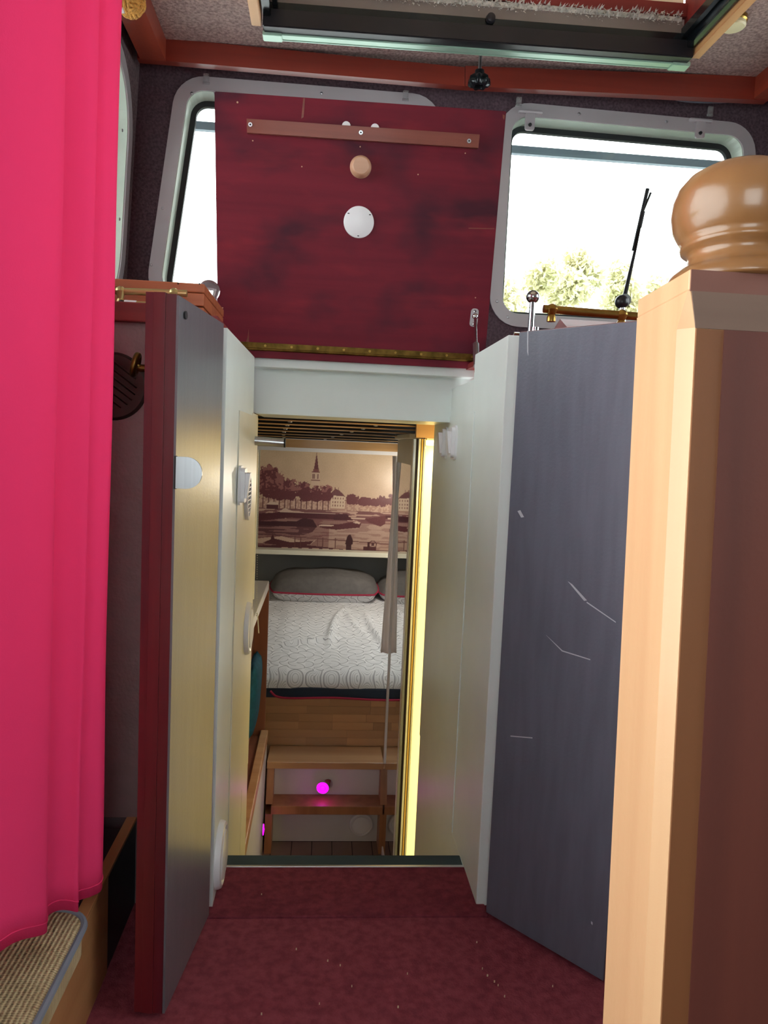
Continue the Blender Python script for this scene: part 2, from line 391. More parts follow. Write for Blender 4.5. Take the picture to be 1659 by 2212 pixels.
def struct(name, bm, m, label, cat, smooth=False):
    return tag(obj(name, bm, m, None, smooth), label, cat, None, 'structure')
def bend(pts, n=10):
    """smooth curve through points (Catmull-Rom)"""
    P = [Vector(p) for p in pts]; P = [2*P[0]-P[1]]+P+[2*P[-1]-P[-2]]; out = []
    for i in range(1, len(P)-2):
        for k in range(n):
            t = k/n; a, b, c, d = P[i-1:i+3]
            out.append(.5*((2*b)+(c-a)*t+(2*a-5*b+4*c-d)*t*t+(3*b-a-3*c+d)*t**3))
    out.append(P[-2]); return out
def copy_tree(o, parent=None, dx=None):
    c = o.copy(); COL.objects.link(c); c.parent = parent
    ORG[c.name] = ORG[o.name]
    for ch in list(o.children): copy_tree(ch, c)
    return c

# ------------------------------------------------------------------ wheelhouse shell
XL, XR = -.212, .389            # faces of the companionway
fl = struct('floor', bx((-1.0, -1.2, -.06), (1.8, 1.628, 0)), 'carpet', 'burgundy carpet covering the wheelhouse floor', 'carpet')
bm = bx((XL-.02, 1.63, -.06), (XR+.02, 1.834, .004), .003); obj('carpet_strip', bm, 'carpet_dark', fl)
obj('carpet_edge', bx((-1.0, 1.629, -.06), (XL-.021, 1.72, 0)), 'carpet', fl); obj('carpet_edge', bx((XR+.021, 1.629, -.06), (1.8, 1.72, 0)), 'carpet', fl)
bm = B()
for px, py in ((565, 1932), (1030, 2035), (1053, 2107), (880, 2103), (708, 2075), (735, 2085), (760, 2130), (565, 2190), (1042, 2092), (1068, 2120), (1076, 2128), (1194, 2130), (640, 2050), (860, 2175), (690, 2168), (1090, 2152)):
    p = at(px, py, z=.005); s = random.uniform(.0008, .0016); box(bm, p-Vector((s, s*.6, .002)), p+Vector((s, s*.6, .002)))
obj('lint', bm, 'lint', fl, kind='stuff')
t = thing('trim_1', 'dark threshold strip with a pale metal edge ending the burgundy carpet', 'threshold', (.09, 1.85, 0), kind='structure')
obj('nosing', bx((XL, 1.836, -.05), (XR, 1.888, .003), .003), 'nosing', t)
obj('metal_edge', bx((XL, 1.828, -.02), (XR, 1.836, .006), .001), 'alu', t)

# bulkhead faces beside the companionway (vinyl)
struct('wall_front_left', bx((-.9, 1.69, .2), (XL-.025, 1.71, 1.29)), 'vinyl', 'mauve grey vinyl panel below the dashboard with a round louvre vent', 'wall panel')
struct('wall_front_right', bx((XR+.026, 1.69, 0), (1.7, 1.71, 1.29)), 'vinyl', 'vinyl bulkhead panel behind the fully visible slate door', 'wall panel')
struct('wall_front_base', bx((-.9, 1.688, 0), (XL-.025, 1.712, .2)), 'vinylshade', 'bulkhead base behind the bench end with the shadow in its colour', 'wall panel')

# front window wall
YW = 2.60
def fw(u, v, w): return Vector((u, YW+w, v))
LW = [(-.600, 1.47), (-.508, 2.195), (.345, 2.195), (.345, 1.47)]
RW = [(.535, 1.47), (.535, 2.195), (1.405, 2.185), (1.50, 1.47)]
LWr, RWr = rpoly(LW, .10), rpoly(RW, .10)
struct('wall_front', plate(B(), [(-.95, 1.25), (-.95, 2.45), (1.85, 2.45), (1.85, 1.25)], [inset(LWr, .03), inset(RWr, .03)], fw, .09), 'wallfab', 'dark plum felt lined wall around the two front windows', 'wall')
def window(name, poly, label, fn, nrm, screws):
    c = Vector(fn(sum(p[0] for p in poly)/len(poly), min(p[1] for p in poly), 0))
    t = thing(name, label, 'window', c, kind='structure')
    area = sum(poly[i][0]*poly[(i+1) % len(poly)][1]-poly[(i+1) % len(poly)][0]*poly[i][1] for i in range(len(poly)))
    obj('window_frame', plate(B(), poly, [inset(poly, .042)], lambda u, v, w: fn(u, v, -w), .005), 'flange', t)
    obj('reveal', plate(B(), inset(poly, .036), [inset(poly, .044)], fn, .085), 'reveal', t)
    obj('seal', plate(B(), inset(poly, .044), [inset(poly, .062)], lambda u, v, w: fn(u, v, w+.068), .016), 'rubber', t)
    obj('pane', plate(B(), inset(poly, .058), [], lambda u, v, w: fn(u, v, w+.075), .004), 'pane', t)
    for u, v in screws:
        obj('screw', lathe(B(), [(.0, -.003), (.004, -.002), (.005, .0)], fn(u, v, -.005), nrm, 10), 'steel', t)
    return t
# screw places on the window flanges
w1 = window('window_1', LWr, 'front window beside the side wall, half hidden by the raised red hatch', fw, (0, 1, 0), [(-.505+.045, 2.14), (-.545, 1.78), (-.05, 2.172), (.0, 1.49), (-.578, 1.6)])
w2 = window('window_2', RWr, 'front window with trees, wiper and two hinge fittings behind brass rail', fw, (0, 1, 0), [(.80, 2.172), (1.10, 2.170), (1.395, 2.08), (.56, 1.55), (.60, 1.50)])
# clear curtain clips on the upper flange, hinge fittings of the opening window
for px, py, w in ((446, 172, w1), (876, 208, w1), (1120, 222, w2), (1533, 242, w2)):
    p = at(px, py, y=YW-.004)
    bm = bx((p.x-.009, YW-.014, p.z-.012), (p.x+.009, YW-.004, p.z+.016), .003)
    box(bm, (p.x-.011, YW-.010, p.z-.016), (p.x+.011, YW-.004, p.z-.008), .002)
    obj('clip', bm, 'clear', w, label='clear plastic clip')
for px, py in ((1141, 250), (1505, 268)):
    p = at(px, py, y=YW+.02)
    g = obj('hinge_fitting', bx((p.x-.040, YW-.016, p.z-.006), (p.x+.040, YW+.01, p.z+.006), .005), 'flange', w2, True)
    obj('hinge_tab', plate(B(), rpoly([(p.x-.016, p.z), (p.x+.016, p.z), (p.x+.016, p.z-.058), (p.x-.016, p.z-.058)], .008, 4), [], lambda u, v, w: Vector((u, YW-.012+w, v)), .008), 'flange', g)
    obj('stud', lathe(B(), [(.0, -.006), (.005, -.005), (.006, 0)], (p.x, YW-.012, p.z-.042), (0, 1, 0), 12), 'rubber', g)
p = at(487, 205, y=YW+.01)
obj('hinge_fitting', bx((p.x-.035, YW-.012, p.z-.008), (p.x+.04, YW+.01, p.z+.004), .004), 'flange', w1, True)

# side wall with its window (leaning in towards the roof)
def wl(u, v, w): return Vector((-.655+(v-1.55)*.045-w, u, v))
SW = rpoly([(1.35, 1.40), (2.55, 1.40), (2.55, 2.17), (1.35, 2.17)], .22, 10)
SW2 = rpoly([(-1.0, .55), (1.24, .55), (1.24, 2.14), (-1.0, 2.14)], .12, 8)
struct('wall_left', plate(B(), [(-1.2, 0), (2.62, 0), (2.62, 2.40), (-1.2, 2.40)], [inset(SW, .03), inset(SW2, .03)], wl, .09), 'sidefab', 'grey felt lined side wall beside the pink curtain', 'wall')
w3 = window('window_3', SW, 'rounded side window just beyond the pink curtain', wl, (-1, 0, 0), [(2.43, 1.95), (2.455, 1.7)])
w4 = window('window_4', SW2, 'side window behind the pink curtain', wl, (-1, 0, 0), [])
def wr(u, v, w): return Vector((1.60-(v-1.55)*.045+w, u, v))
SWR = rpoly([(1.45, 1.40), (2.40, 1.40), (2.40, 2.15), (1.45, 2.15)], .15, 8)
SWR2 = rpoly([(-.3, 1.1), (1.25, 1.1), (1.25, 2.12), (-.3, 2.12)], .15, 8)
struct('wall_right', plate(B(), [(-1.2, 0), (2.62, 0), (2.62, 2.42), (-1.2, 2.42)], [inset(SWR, .03), inset(SWR2, .03)], wr, .09), 'sidefab', 'grey felt lined side wall beyond the newel post', 'wall')
w5 = window('window_5', SWR, 'side window on the newel post side near the windscreen', wr, (1, 0, 0), [])
w6 = window('window_6', SWR2, 'long side window on the newel post side of the cabin', wr, (1, 0, 0), [])
def wb(u, v, w): return Vector((u, -1.2-w, v))
RB = rpoly([(-.55, .8), (.45, .8), (.45, 2.1), (-.55, 2.1)], .1)
struct('wall_back', plate(B(), [(-1.0, 0), (1.8, 0), (1.8, 2.45), (-1.0, 2.45)], [inset(RB, .03)], wb, .09), 'sidefab', 'aft wall of the wheelhouse with a wide window', 'wall')
w7 = window('window_7', RB, 'wide aft window of the wheelhouse', wb, (0, 1, 0), [])

# ceiling with the roof hatch opening
def cz(x): return 2.252+(x+.53)*.020
HX0, HX1, HY0, HY1 = -.205, 1.015, 1.25, 2.285
def ce(u, v, w): return Vector((u, v, cz(u)+w))
struct('ceiling', plate(B(), [(-1.0, -1.25), (1.8, -1.25), (1.8, 2.64), (-1.0, 2.64)], [[(HX0, HY0), (HX1, HY0), (HX1, HY1), (HX0, HY1)]], ce, .05), 'ceilfab', 'speckled grey felt headlining around the roof hatch', 'ceiling')
# red mahogany roof beams
yb = 2.50
def beam(name, tp, label):
    (a, b, c, d) = [at(px, py, y=yb) for px, py in tp]
    return struct(name, hexa(B(), [a, b, b+Vector((0, .03, 0)), a+Vector((0, .03, 0)), d, c, c+Vector((0, .03, 0)), d+Vector((0, .03, 0))]), 'redbeam_x', label, 'beam')
beam('trim_2', [(296, 126), (1004, 186), (1004, 145), (296, 76)], 'red varnished roof beam over the window half hidden by the hatch')
beam('trim_3', [(1005, 186), (1660, 217), (1660, 166), (1005, 142)], 'red varnished roof beam over the window with the wiper')
struct('trim_4', hexa(B(), [(-.585, .3, 2.18), (-.520, .3, 2.18), (-.524, 2.5, 2.188), (-.60, 2.5, 2.188), (-.585, .3, 2.262), (-.52, .3, 2.262), (-.524, 2.5, 2.262), (-.60, 2.5, 2.262)]), 'redbeam_y', 'red roof beam running aft above the side window by the rope knot', 'beam')
struct('trim_5', hexa(B(), [(1.335, .3, 2.21), (1.40, .3, 2.21), (1.42, 2.5, 2.222), (1.345, 2.5, 2.222), (1.335, .3, 2.295), (1.40, .3, 2.295), (1.42, 2.5, 2.295), (1.345, 2.5, 2.295)]), 'redbeam_y', 'red roof beam running aft beyond the round ceiling light', 'beam')

# white companionway lining
struct('wall_companionway_left', hexa(B(), [(XL-.024, 1.667, 0), (XL, 1.667, 0), (XL, 2.45, 0), (XL-.024, 2.45, 0), (XL-.024, 1.667, 1.283), (XL, 1.667, 1.283), (XL, 2.30, 1.292), (XL-.024, 2.30, 1.292)]), 'white', 'glossy white lining board of the passage on the brassy door side', 'panel')
bm = bx((XL-.024, 2.28, -.94), (XL+.001, 2.46, 1.13)); struct('trim_6', bm, 'cream', 'cream post where the white passage opens into the cabin', 'post')
struct('trim_7', bx((XL, 1.93, .004), (XL+.003, 2.45, 1.122), .001), 'cream', 'thin cream panel bearing the switch and round vents in the passage', 'panel')
bm = bx((XR, 1.672, 0), (XR+.026, 2.04, 1.302), .002); struct('wall_companionway_right', bm, 'white', 'glossy white lining board of the passage beside the slate door', 'panel')
struct('trim_8', bx((XR, 2.04, 0), (XR+.03, 2.72, 1.236), .001), 'white', 'lower white lining board of the passage beyond the tall one', 'panel')
struct('trim_9', bx((XR-.003, 2.0, .004), (XR, 2.715, 1.15), .001), 'white', 'thin white panel bearing a pair of switches in the passage', 'panel')
struct('trim_10', bx((XL-.02, 2.39, 1.134), (XR+.08, 2.44, 1.30)), 'white', 'white lintel board across the passage below the red hatch', 'lintel')
struct('trim_11', bx((XL, 2.385, 1.132), (XR, 2.72, 1.140)), 'white', 'white underside edge of the lintel over the cabin entrance', 'lintel')
struct('trim_12', bx((XL-.005, 2.33, 1.268), (XR+.055, 2.395, 1.298), .002), 'white', 'white ledge under the brass hinge of the red hatch', 'ledge')

# ------------------------------------------------------------------ raised hatch
a0 = at(471, 752, y=2.31); a1 = at(1048, 772, y=2.31)
HC = Vector(((a0.x+a1.x)/2, 2.31, 1.302)); HW = (a1.x-a0.x)
LEAN = math.atan2(.125, .67)
hatch = thing('hatch_board', 'dark red stained wooden hatch board standing open in front of the windows', 'hatch', HC)
hatch.rotation_euler = (LEAN, 0, 0)
nrm = Vector((0, -math.cos(LEAN), -math.sin(LEAN)))
def hl(px, py, off=0.0):
    v = Vector(MC @ np.array([px-CX, py-CY, F])); e = Vector(EYE); c = HC+nrm*off
    p = e+v*((c-e).dot(nrm)/v.dot(nrm)); q = p-HC
    return q.x, q.dot(Vector((0, -math.sin(LEAN), math.cos(LEAN))))
tl, tr = hl(463, 197), hl(1094, 240); bl, br = hl(471, 740), hl(1048, 768)
h0 = .014
bm = hexa(B(), [(bl[0], 0, h0), (br[0], 0, h0), (br[0], .024, h0), (bl[0], .024, h0), (tl[0], 0, tl[1]), (tr[0], 0, tr[1]), (tr[0], .024, tr[1]), (tl[0], .024, tl[1])])
bmesh.ops.bevel(bm, geom=bm.edges[:], offset=.002, segments=2, affect='EDGES')
obj('board', bm, 'mahog', hatch, local=True)
q = [hl(534, 259), hl(1034, 293), hl(1031, 322), hl(535, 289)]
bm = hexa(B(), [(q[3][0], -.016, q[3][1]), (q[2][0], -.016, q[2][1]), (q[2][0], .001, q[2][1]), (q[3][0], .001, q[3][1]), (q[0][0], -.016, q[0][1]), (q[1][0], -.016, q[1][1]), (q[1][0], .001, q[1][1]), (q[0][0], .001, q[0][1])])
bat = obj('batten', bm, 'batten', hatch, local=True)
for px, py in ((542, 272), (779, 289), (1011, 307)):
    u, v = hl(px, py); obj('screw', lathe(B(), [(0, -.002), (.0055, -.002), (.006, 0)], (u, -.016, v), (0, 1, 0), 14), 'steel', bat, local=True)
    obj('screw_socket', lathe(B(), [(0, -.0008), (.0024, -.0008), (.0024, 0)], (u, -.018, v), (0, 1, 0), 6), 'blackgap', bat, local=True)
for px, py in ((748, 272), (810, 277)):
    u, v = hl(px, py); obj('felt_pad', lathe(B(), [(0, -.006), (.011, -.005), (.012, 0)], (u, 0, v), (0, 1, 0), 14), 'plastic', hatch, local=True)
u, v = hl(779, 361)
obj('knob', lathe(B(), [(0, -.030), (.021, -.030), (.0235, -.028), (.028, -.014), (.030, -.004), (.030, 0)], (u, 0, v), (0, 1, 0), 36), 'pine_cap', hatch, 'auto', True, label='pale turned wooden knob')
u, v = hl(775, 480)
disc = obj('cover_disc', lathe(B(), [(0, -.006), (.040, -.006), (.0425, -.0045), (.043, 0)], (u, 0, v), (0, 1, 0), 48), 'plastic', hatch, 'auto', True, label='round white plastic cover disc')
for ang in (35, 145, 270):
    a = math.radians(ang); p = (u+.037*math.cos(a), -.0062, v+.037*math.sin(a))
    obj('slot', bx((p[0]-.0025, p[1]-.0005, p[2]-.0012), (p[0]+.0025, p[1]+.001, p[2]+.0012)), 'blackgap', disc, local=True)
for px, py in ((513, 221), (652, 360), (903, 377), (546, 304), (1005, 331), (1027, 643), (778, 317), (481, 665)):
    u, v = hl(px, py); k = .0026 if py < 240 else .0018
    obj('plug', lathe(B(), [(0, -.0008), (k, -.0008), (k, .0)], (u, 0, v), (0, 1, 0), 10), 'pine_cap', hatch, local=True)
# bare wood chips and scratches
for pts in ([(655, 212), (659, 212), (656, 253), (651, 256)], [(1086, 247), (1091, 250), (1089, 259), (1086, 255)], [(1012, 492), (1068, 493), (1068, 495), (1012, 494)], [(530, 744), (538, 742), (537, 710), (535, 728)]):
    obj('scratch', plate(B(), [hl(*p) for p in pts], [], lambda a, b, w: Vector((a, -.0006+w, b)), .0008), 'batten', hatch, local=True)
hin = obj('piano_hinge', bx((bl[0]+.03, -.003, h0+.002), (br[0]-.01, .001, h0+.020)), 'oldbrass', hatch, local=True, label='tarnished brass piano hinge')
obj('hinge_pin', tube(B(), [(bl[0]+.03, -.003, h0+.001), (br[0]-.01, -.003, h0+.001)], .004, 10), 'oldbrass', hin, local=True)
for k in range(10):
    u = bl[0]+.06+k*(br[0]-bl[0]-.1)/9
    obj('screw', lathe(B(), [(0, -.0015), (.0035, -.0015), (.004, 0)], (u, -.003, h0+.012), (0, 1, 0), 10), 'brass', hin, local=True)
obj('lower_rail', bx((bl[0]+.02, -.002, -.010), (br[0], .03, h0-.002), .002), 'mahog', hatch, local=True)
# gas strut
p0 = HC+Vector((0, 0, 0)); u, v = hl(1024, 683)
mtx = Matrix.Translation(HC) @ Matrix.Rotation(LEAN, 4, 'X')
ptop = mtx @ Vector((u, -.02, v)); pbot = at(1042, 752, y=2.06); pbot.x = XR+.012; pbot.z = 1.275; pbot.y = 2.075
st = thing('gas_strut', 'small grey metal gas strut holding the red hatch open', 'strut', pbot)
bm = plate(B(), rpoly([(u-.012, v-.03), (u+.010, v-.03), (u+.012, v+.022), (u-.010, v+.022)], .009, 5), [], lambda a, b, w: mtx @ Vector((a, -.006+w, b)), .006)
br_ = obj('bracket', bm, 'flange', st)
for dv in (.014, -.022):
    obj('screw', lathe(B(), [(0, -.003), (.004, -.002), (.005, 0)], mtx @ Vector((u, -.006, v+dv)), (0, 1, 0), 12), 'chrome', br_)
obj('ball_joint', sphere(B(), ptop, .009), 'chrome', st, 'full')
d = (pbot-ptop); obj('rod', tube(B(), [ptop, ptop+d*.62], .0042, 12), 'chrome', st, True)
obj('cylinder', tube(B(), [ptop+d*.58, pbot], .0085, 16), 'steel', st, True)

# ------------------------------------------------------------------ companionway doors
h = Vector((-.214, 1.625)); f = Vector((-.250, 1.330)); d = (f-h).normalized(); nL = Vector((-d.y, d.x)); nL = nL if nL.x < 0 else -nL
dl = thing('door_1', 'companionway door with dark red edge and slate face with brassy sheen', 'door', (h.x, h.y, .012), kind='structure')
T = .056
def dpt(u, w): p = h+d*u+nL*w; return (p.x, p.y)
L_ = (f-h).length
obj('door_panel', prism(B(), [dpt(0, 0), dpt(L_-.001, 0), dpt(L_-.001, .004), dpt(0, .004)], .012, 1.285), 'slate_gloss', dl)
obj('core', prism(B(), [dpt(0, .004), dpt(L_, .004), dpt(L_, .022), dpt(0, .022)], .012, 1.287, .0004), 'mahog_z', dl)
obj('edge_strip', prism(B(), [dpt(0, .022), dpt(L_+.002, .022), dpt(L_+.002, .042), dpt(0, .042)], .012, 1.289, .0004), 'mahog_z', dl)
obj('face_board', prism(B(), [dpt(0, .042), dpt(L_, .042), dpt(L_, T), dpt(0, T)], .012, 1.289, .0004), 'mahog_z', dl)
p = at(408, 1022, y=1.325); x0 = f.x+.001
pts = [(x0, p.z+.027), (x0+.018, p.z+.027)]+[(x0+.018+.026*math.sin(a), p.z+.027*math.cos(a)) for a in np.linspace(.2, math.pi-.2, 12)]+[(x0+.018, p.z-.027), (x0, p.z-.027)]
obj('latch_tongue', plate(B(), pts, [], lambda a, b, w: Vector((a, 1.328+w, b)), .005), 'steel', dl, label='rounded steel latch tongue')
obj('latch_slot', bx((x0-.003, 1.3285, p.z-.028), (x0+.0015, 1.334, p.z+.028)), 'blackgap', dl)
p = at(392, 657, y=1.36)
obj('hole', lathe(B(), [(0, 0), (.007, 0), (.007, .002)], (f.x+.0055, 1.362, 1.258), (1, -.12, 0), 16), 'rubber', dl)
pk = at(303, 795, y=1.47); pr = at(293, 788, y=1.47); xo = dpt(.15, T)[0]
hd = obj('handle', tube(B(), bend([(xo+.002, 1.47, pk.z), (xo-.012, 1.47, pk.z), (pk.x, 1.47, pk.z), (pr.x+.006, 1.47, pr.z)], 5), [.013]*3+[.009]*4+[.007]*6+[.008]*3, 12), 'oldbrass', dl, True, label='antique brass pull')
bm = B(); tube(bm, [(pr.x+.004*math.sin(a), 1.47+.012*math.cos(a), pr.z+.018*math.sin(a)) for a in np.linspace(0, 2*math.pi, 22)[:-1]], .006, 10, True); obj('ring', bm, 'oldbrass', hd, True)

h2 = Vector((.402, 1.628)); f2 = Vector((.590, 1.400)); d2 = (f2-h2).normalized(); n2 = Vector((-d2.y, d2.x)); n2 = n2 if n2.x > 0 else -n2
h2 = h2+Vector((.0, 0)); L2 = (f2-h2).length
dr = thing('door_2', 'slate grey companionway door with pale scuffs standing open beside newel post', 'door', (h2.x, h2.y, .012), kind='structure')
def dp2(u, w): p = h2+d2*u+n2*w; return (p.x, p.y)
bm = prism(B(), [dp2(0, 0), dp2(L2, 0), dp2(L2, .004), dp2(0, .004)], .012, 1.302, .0015); obj('door_panel', bm, 'slate', dr)
obj('core', prism(B(), [dp2(0, .004), dp2(L2, .004), dp2(L2, .03), dp2(0, .03)], .012, 1.304, .001), 'mahog_z', dr)
def door2uv(px, py):
    v = Vector(MC @ np.array([px-CX, py-CY, F])); e = Vector(EYE); nn = Vector((n2.x, n2.y, 0)); c = Vector((h2.x, h2.y, 0))
    p = e+v*((c-e).dot(nn)/v.dot(nn)); return (p.xy-h2).dot(d2), p.z
def d2w(u, v, w): p = dp2(u, -.0005+w); return Vector((p[0], p[1], v))
for pts in ([(1118, 1104), (1124, 1102), (1132, 1117), (1126, 1118)], [(1227, 1256), (1236, 1262), (1268, 1297), (1262, 1298)], [(1268, 1300), (1330, 1343), (1330, 1345), (1267, 1302)], [(1180, 1372), (1215, 1405), (1275, 1424), (1275, 1426), (1214, 1407)], [(1103, 1589), (1150, 1593), (1150, 1595), (1103, 1591)], [(1085, 2010), (1090, 2008), (1092, 2016), (1086, 2016)], [(1277, 1990), (1280, 1992), (1280, 1998), (1277, 1995)], [(1139, 715), (1142, 714), (1141, 768), (1139, 760)]):
    obj('scuff', plate(B(), [door2uv(*q) for q in pts], [], d2w, .001), 'scuff', dr)

# ------------------------------------------------------------------ dashboards
db = thing('dashboard', 'red varnished dashboard shelf carrying the wooden box beside the curtain', 'dashboard', (-.5, 2.1, 1.29))
obj('top', bx((-.66, 1.70, 1.29), (XL-.025, 2.599, 1.312)), 'dashred', db)
obj('fascia', bx((-.9, 1.668, 1.286), (-.29, 1.70, 1.326), .003), 'dashred', db)
obj('cap_strip', bx((-.9, 1.70, 1.312), (-.29, 1.76, 1.322), .003), 'dashred', db)
db2 = thing('dashboard', 'red varnished dashboard top above the slate door with brass rail', 'dashboard', (.9, 2.1, 1.29))
obj('top', bx((XR+.03, 1.70, 1.29), (1.58, 2.599, 1.305)), 'dashred', db2)
e1 = at(1140, 712, y=1.73); e2 = at(1195, 688, y=1.95)
obj('raised_panel', hexa(B(), [(.545, 1.72, 1.30), (1.3, 1.72, 1.30), (1.3, 2.0, 1.30), (.545, 2.0, 1.30), (.545, 1.72, 1.322), (1.3, 1.72, 1.322), (1.3, 2.0, 1.40), (.60, 2.0, 1.40)]), 'dashred', db2)
# brass grab rails
def rail(label, a, b, posts, r, m, ph):
    t = thing('grab_rail', label, 'rail', ((a.x+b.x)/2, a.y, a.z-ph))
    obj('rod', tube(B(), [a, b], r, 16), m, t, True)
    for s in posts:
        p = a.lerp(b, s); q = obj('post', lathe(B(), [(r*1.1, -ph), (r*1.1, -ph*.6), (r*.8, -ph*.45), (r*1.3, -r*.6), (r*1.55, 0), (r*1.3, r*.8), (r*.5, r*1.35), (0, r*1.4)], p, n=18), m, t, True)
    return t
a = at(1174, 667, y=1.90); b = at(1385, 684, y=1.90); rail('brass grab rail on the dashboard above the slate door', a, b, (.085, .80), .010, 'brass', a.z-1.375)
a = at(235, 628, y=1.735); b = at(404, 634, y=1.735); rail('pale gold rail in front of the wooden box behind the curtain', a, b, (.15, .835), .0075, 'goldrod', a.z-1.322)
# wooden box
c0 = at(441, 613, y=1.83); c1 = at(470, 655, y=2.14)
bx0, bx1, by0, by1, bz0, bz1 = -.64, c0.x, 1.83, 2.17, 1.313, c0.z
wbx = thing('wooden_box', 'reddish wooden storage box with a lid on the dashboard', 'box', ((bx0+bx1)/2, 2.0, bz0))
zl = bz0+(bz1-bz0)*.42
obj('body', bx((bx0, by0, bz0), (bx1, by1, zl-.0015), .002), 'teak_x', wbx)
obj('lid', bx((bx0, by0, zl+.0015), (bx1, by1, bz1-.022), .002), 'teak_x', wbx)
obj('lid_panel', bx((bx0-.001, by0-.001, bz1-.021), (bx1+.001, by1, bz1), .003), 'teak_x', wbx)
for px, py in ((385, 613), (431, 613)):
    p = at(px, py, y=by0); obj('nail', lathe(B(), [(0, -.001), (.002, -.001), (.002, 0)], (p.x, by0, p.z), (0, 1, 0), 8), 'blackgap', wbx)
obj('corner_patch', bx((bx0+.1, by0-.002, bz1-.028), (bx0+.14, by0+.001, bz1-.008)), 'batten', wbx)
# small things on the dashboards
p = at(452, 628, y=2.24)
gb = thing('glass_globe', 'small clear glass globe behind the wooden box', 'glass', (p.x, 2.24, 1.312))
obj('globe', sphere(B(), (p.x, 2.24, p.z), .030), 'glassball', gb, 'full'); obj('stem', lathe(B(), [(.02, 0), (.02, .004), (.009, .012), (.008, p.z-1.312-.022)], (p.x, 2.24, 1.312), n=20), 'glassball', gb, True)
p = at(290, 643, y=1.725); pz = 1.3305
scr = thing('screwdriver', 'small tool with pale handle and dark ball lying on dashboard', 'tool', (p.x, 1.725, 1.322))
obj('shaft', tube(B(), [(p.x-.12, 1.73, pz), (p.x-.02, 1.725, pz)], .0022, 8), 'steel', scr, True)
obj('collar', tube(B(), [(p.x-.02, 1.725, pz), (p.x+.005, 1.725, pz)], .008, 14), 'plastic', scr, True)
obj('handle', tube(B(), [(p.x+.005, 1.725, pz), (p.x+.06, 1.725, pz)], [.0065, .008], 14), 'goldrod', scr, True)
obj('ball', sphere(B(), (p.x-.026, 1.724, pz), .0078), 'blackgap', scr, 'full')
sb = at(1118, 705, y=2.12)
bxs = thing('switch_box', 'brown box with chrome rim and push button beside red hatch', 'control box', (.565, 2.14, 1.305))
obj('body', bx((.50, 2.08, 1.305), (.625, 2.2, 1.365), .006), 'postred', bxs); obj('rim', bx((.497, 2.077, 1.362), (.628, 2.203, 1.372), .004), 'chrome', bxs)
obj('button', lathe(B(), [(.016, 0), (.016, .008), (.011, .010), (.011, .02), (.0, .022)], (.565, 2.11, 1.372), n=20), 'chrome', bxs, True)
def lever(label, px, py, Y, zb, dx):
    p = at(px, py, y=Y); t = thing('control_lever', label, 'lever', (p.x-dx, Y, zb))
    obj('base', lathe(B(), [(.032, 0), (.030, .012), (.016, .028), (.0, .03)], (p.x-dx, Y, zb), n=24), 'chrome', t, True)
    obj('shaft', tube(B(), [(p.x-dx, Y, zb+.02), (p.x, Y, p.z)], [.012, .008], 14), 'chrome', t, True)
    obj('knob', lathe(B(), [(0, -.022), (.011, -.02), (.018, -.010), (.020, 0), (.017, .010), (.009, .017), (0, .018)], (p.x, Y, p.z), (-.25, -.95, .1), 20), 'black' if dx < 0 else 'chrome', t, True)
lever('chrome control lever standing between the red hatch and brass rail', 1151, 641, 2.3, 1.305, .0)
lever('dark knobbed control lever behind the brass rail', 1343, 652, 2.2, 1.305, -.02)

# round louvre vent on the vinyl panel
p = at(243, 834, y=1.684); vc = (p.x, 1.690, p.z)
v = thing('round_vent', 'round dark bronze louvre vent on the mauve vinyl panel', 'vent', (p.x, 1.69, p.z-.07))
obj('ring', lathe(B(), [(.048, -.006), (.056, -.009), (.066, -.008), (.071, -.003), (.072, 0), (.048, 0)], vc, (0, 1, 0), 48), 'bronze', v, True)
obj('backing', lathe(B(), [(0, -.002), (.05, -.002), (.05, 0)], vc, (0, 1, 0), 32), 'blackgap', v)
ra = math.radians(-36)
for k in range(-3, 4):
    o = k*.0135; hl_ = math.sqrt(max(.0004, .05**2-o*o)); c, s = math.cos(ra), math.sin(ra)
    def lp(a, b, w): return Vector((vc[0]+a*c-b*s, vc[1]+w, vc[2]+a*s+b*c))
    obj('slat', hexa(B(), [lp(-hl_, o-.004, -.002), lp(hl_, o-.004, -.002), lp(hl_, o-.002, -.002), lp(-hl_, o-.002, -.002), lp(-hl_, o+.003, -.010), lp(hl_, o+.003, -.010), lp(hl_, o+.005, -.009), lp(-hl_, o+.005, -.009)]), 'bronze', v)

# ------------------------------------------------------------------ roof hatch
rh = thing('roof_hatch', 'black framed sliding roof hatch with grey brush seal and pine trims', 'roof hatch', (.4, 1.8, 2.19))
zf = 2.195
def rz(x): return (x-.4)*.012
def rbar(name, x0, x1, y0, y1, z0, z1, m, bev=.0):
    bm = hexa(B(), [(x0, y0, z0+rz(x0)), (x1, y0, z0+rz(x1)), (x1, y1, z0+rz(x1)), (x0, y1, z0+rz(x0)), (x0, y0, z1+rz(x0)), (x1, y0, z1+rz(x1)), (x1, y1, z1+rz(x1)), (x0, y1, z1+rz(x0))])
    if bev: bmesh.ops.bevel(bm, geom=bm.edges[:], offset=bev, segments=2, affect='EDGES')
    return obj(name, bm, m, rh)
rbar('front_bar', -.212, 1.022, 2.255, 2.30, zf+.004, zf+.052, 'black', .003)
rbar('front_bar_step', -.205, 1.015, 2.262, 2.29, zf+.052, zf+.072, 'blackgloss')
rbar('lip', -.16, .975, 2.290, 2.314, zf, zf+.008, 'lip_reflection', .001)
rbar('lip_edge', -.16, .975, 2.318, 2.324, zf, zf+.006, 'lip_reflection', .001)
for x in (-.215, .975): rbar('corner_cap', x, x+.055, 2.288, 2.326, zf-.003, zf+.010, 'lip_reflection', .002)
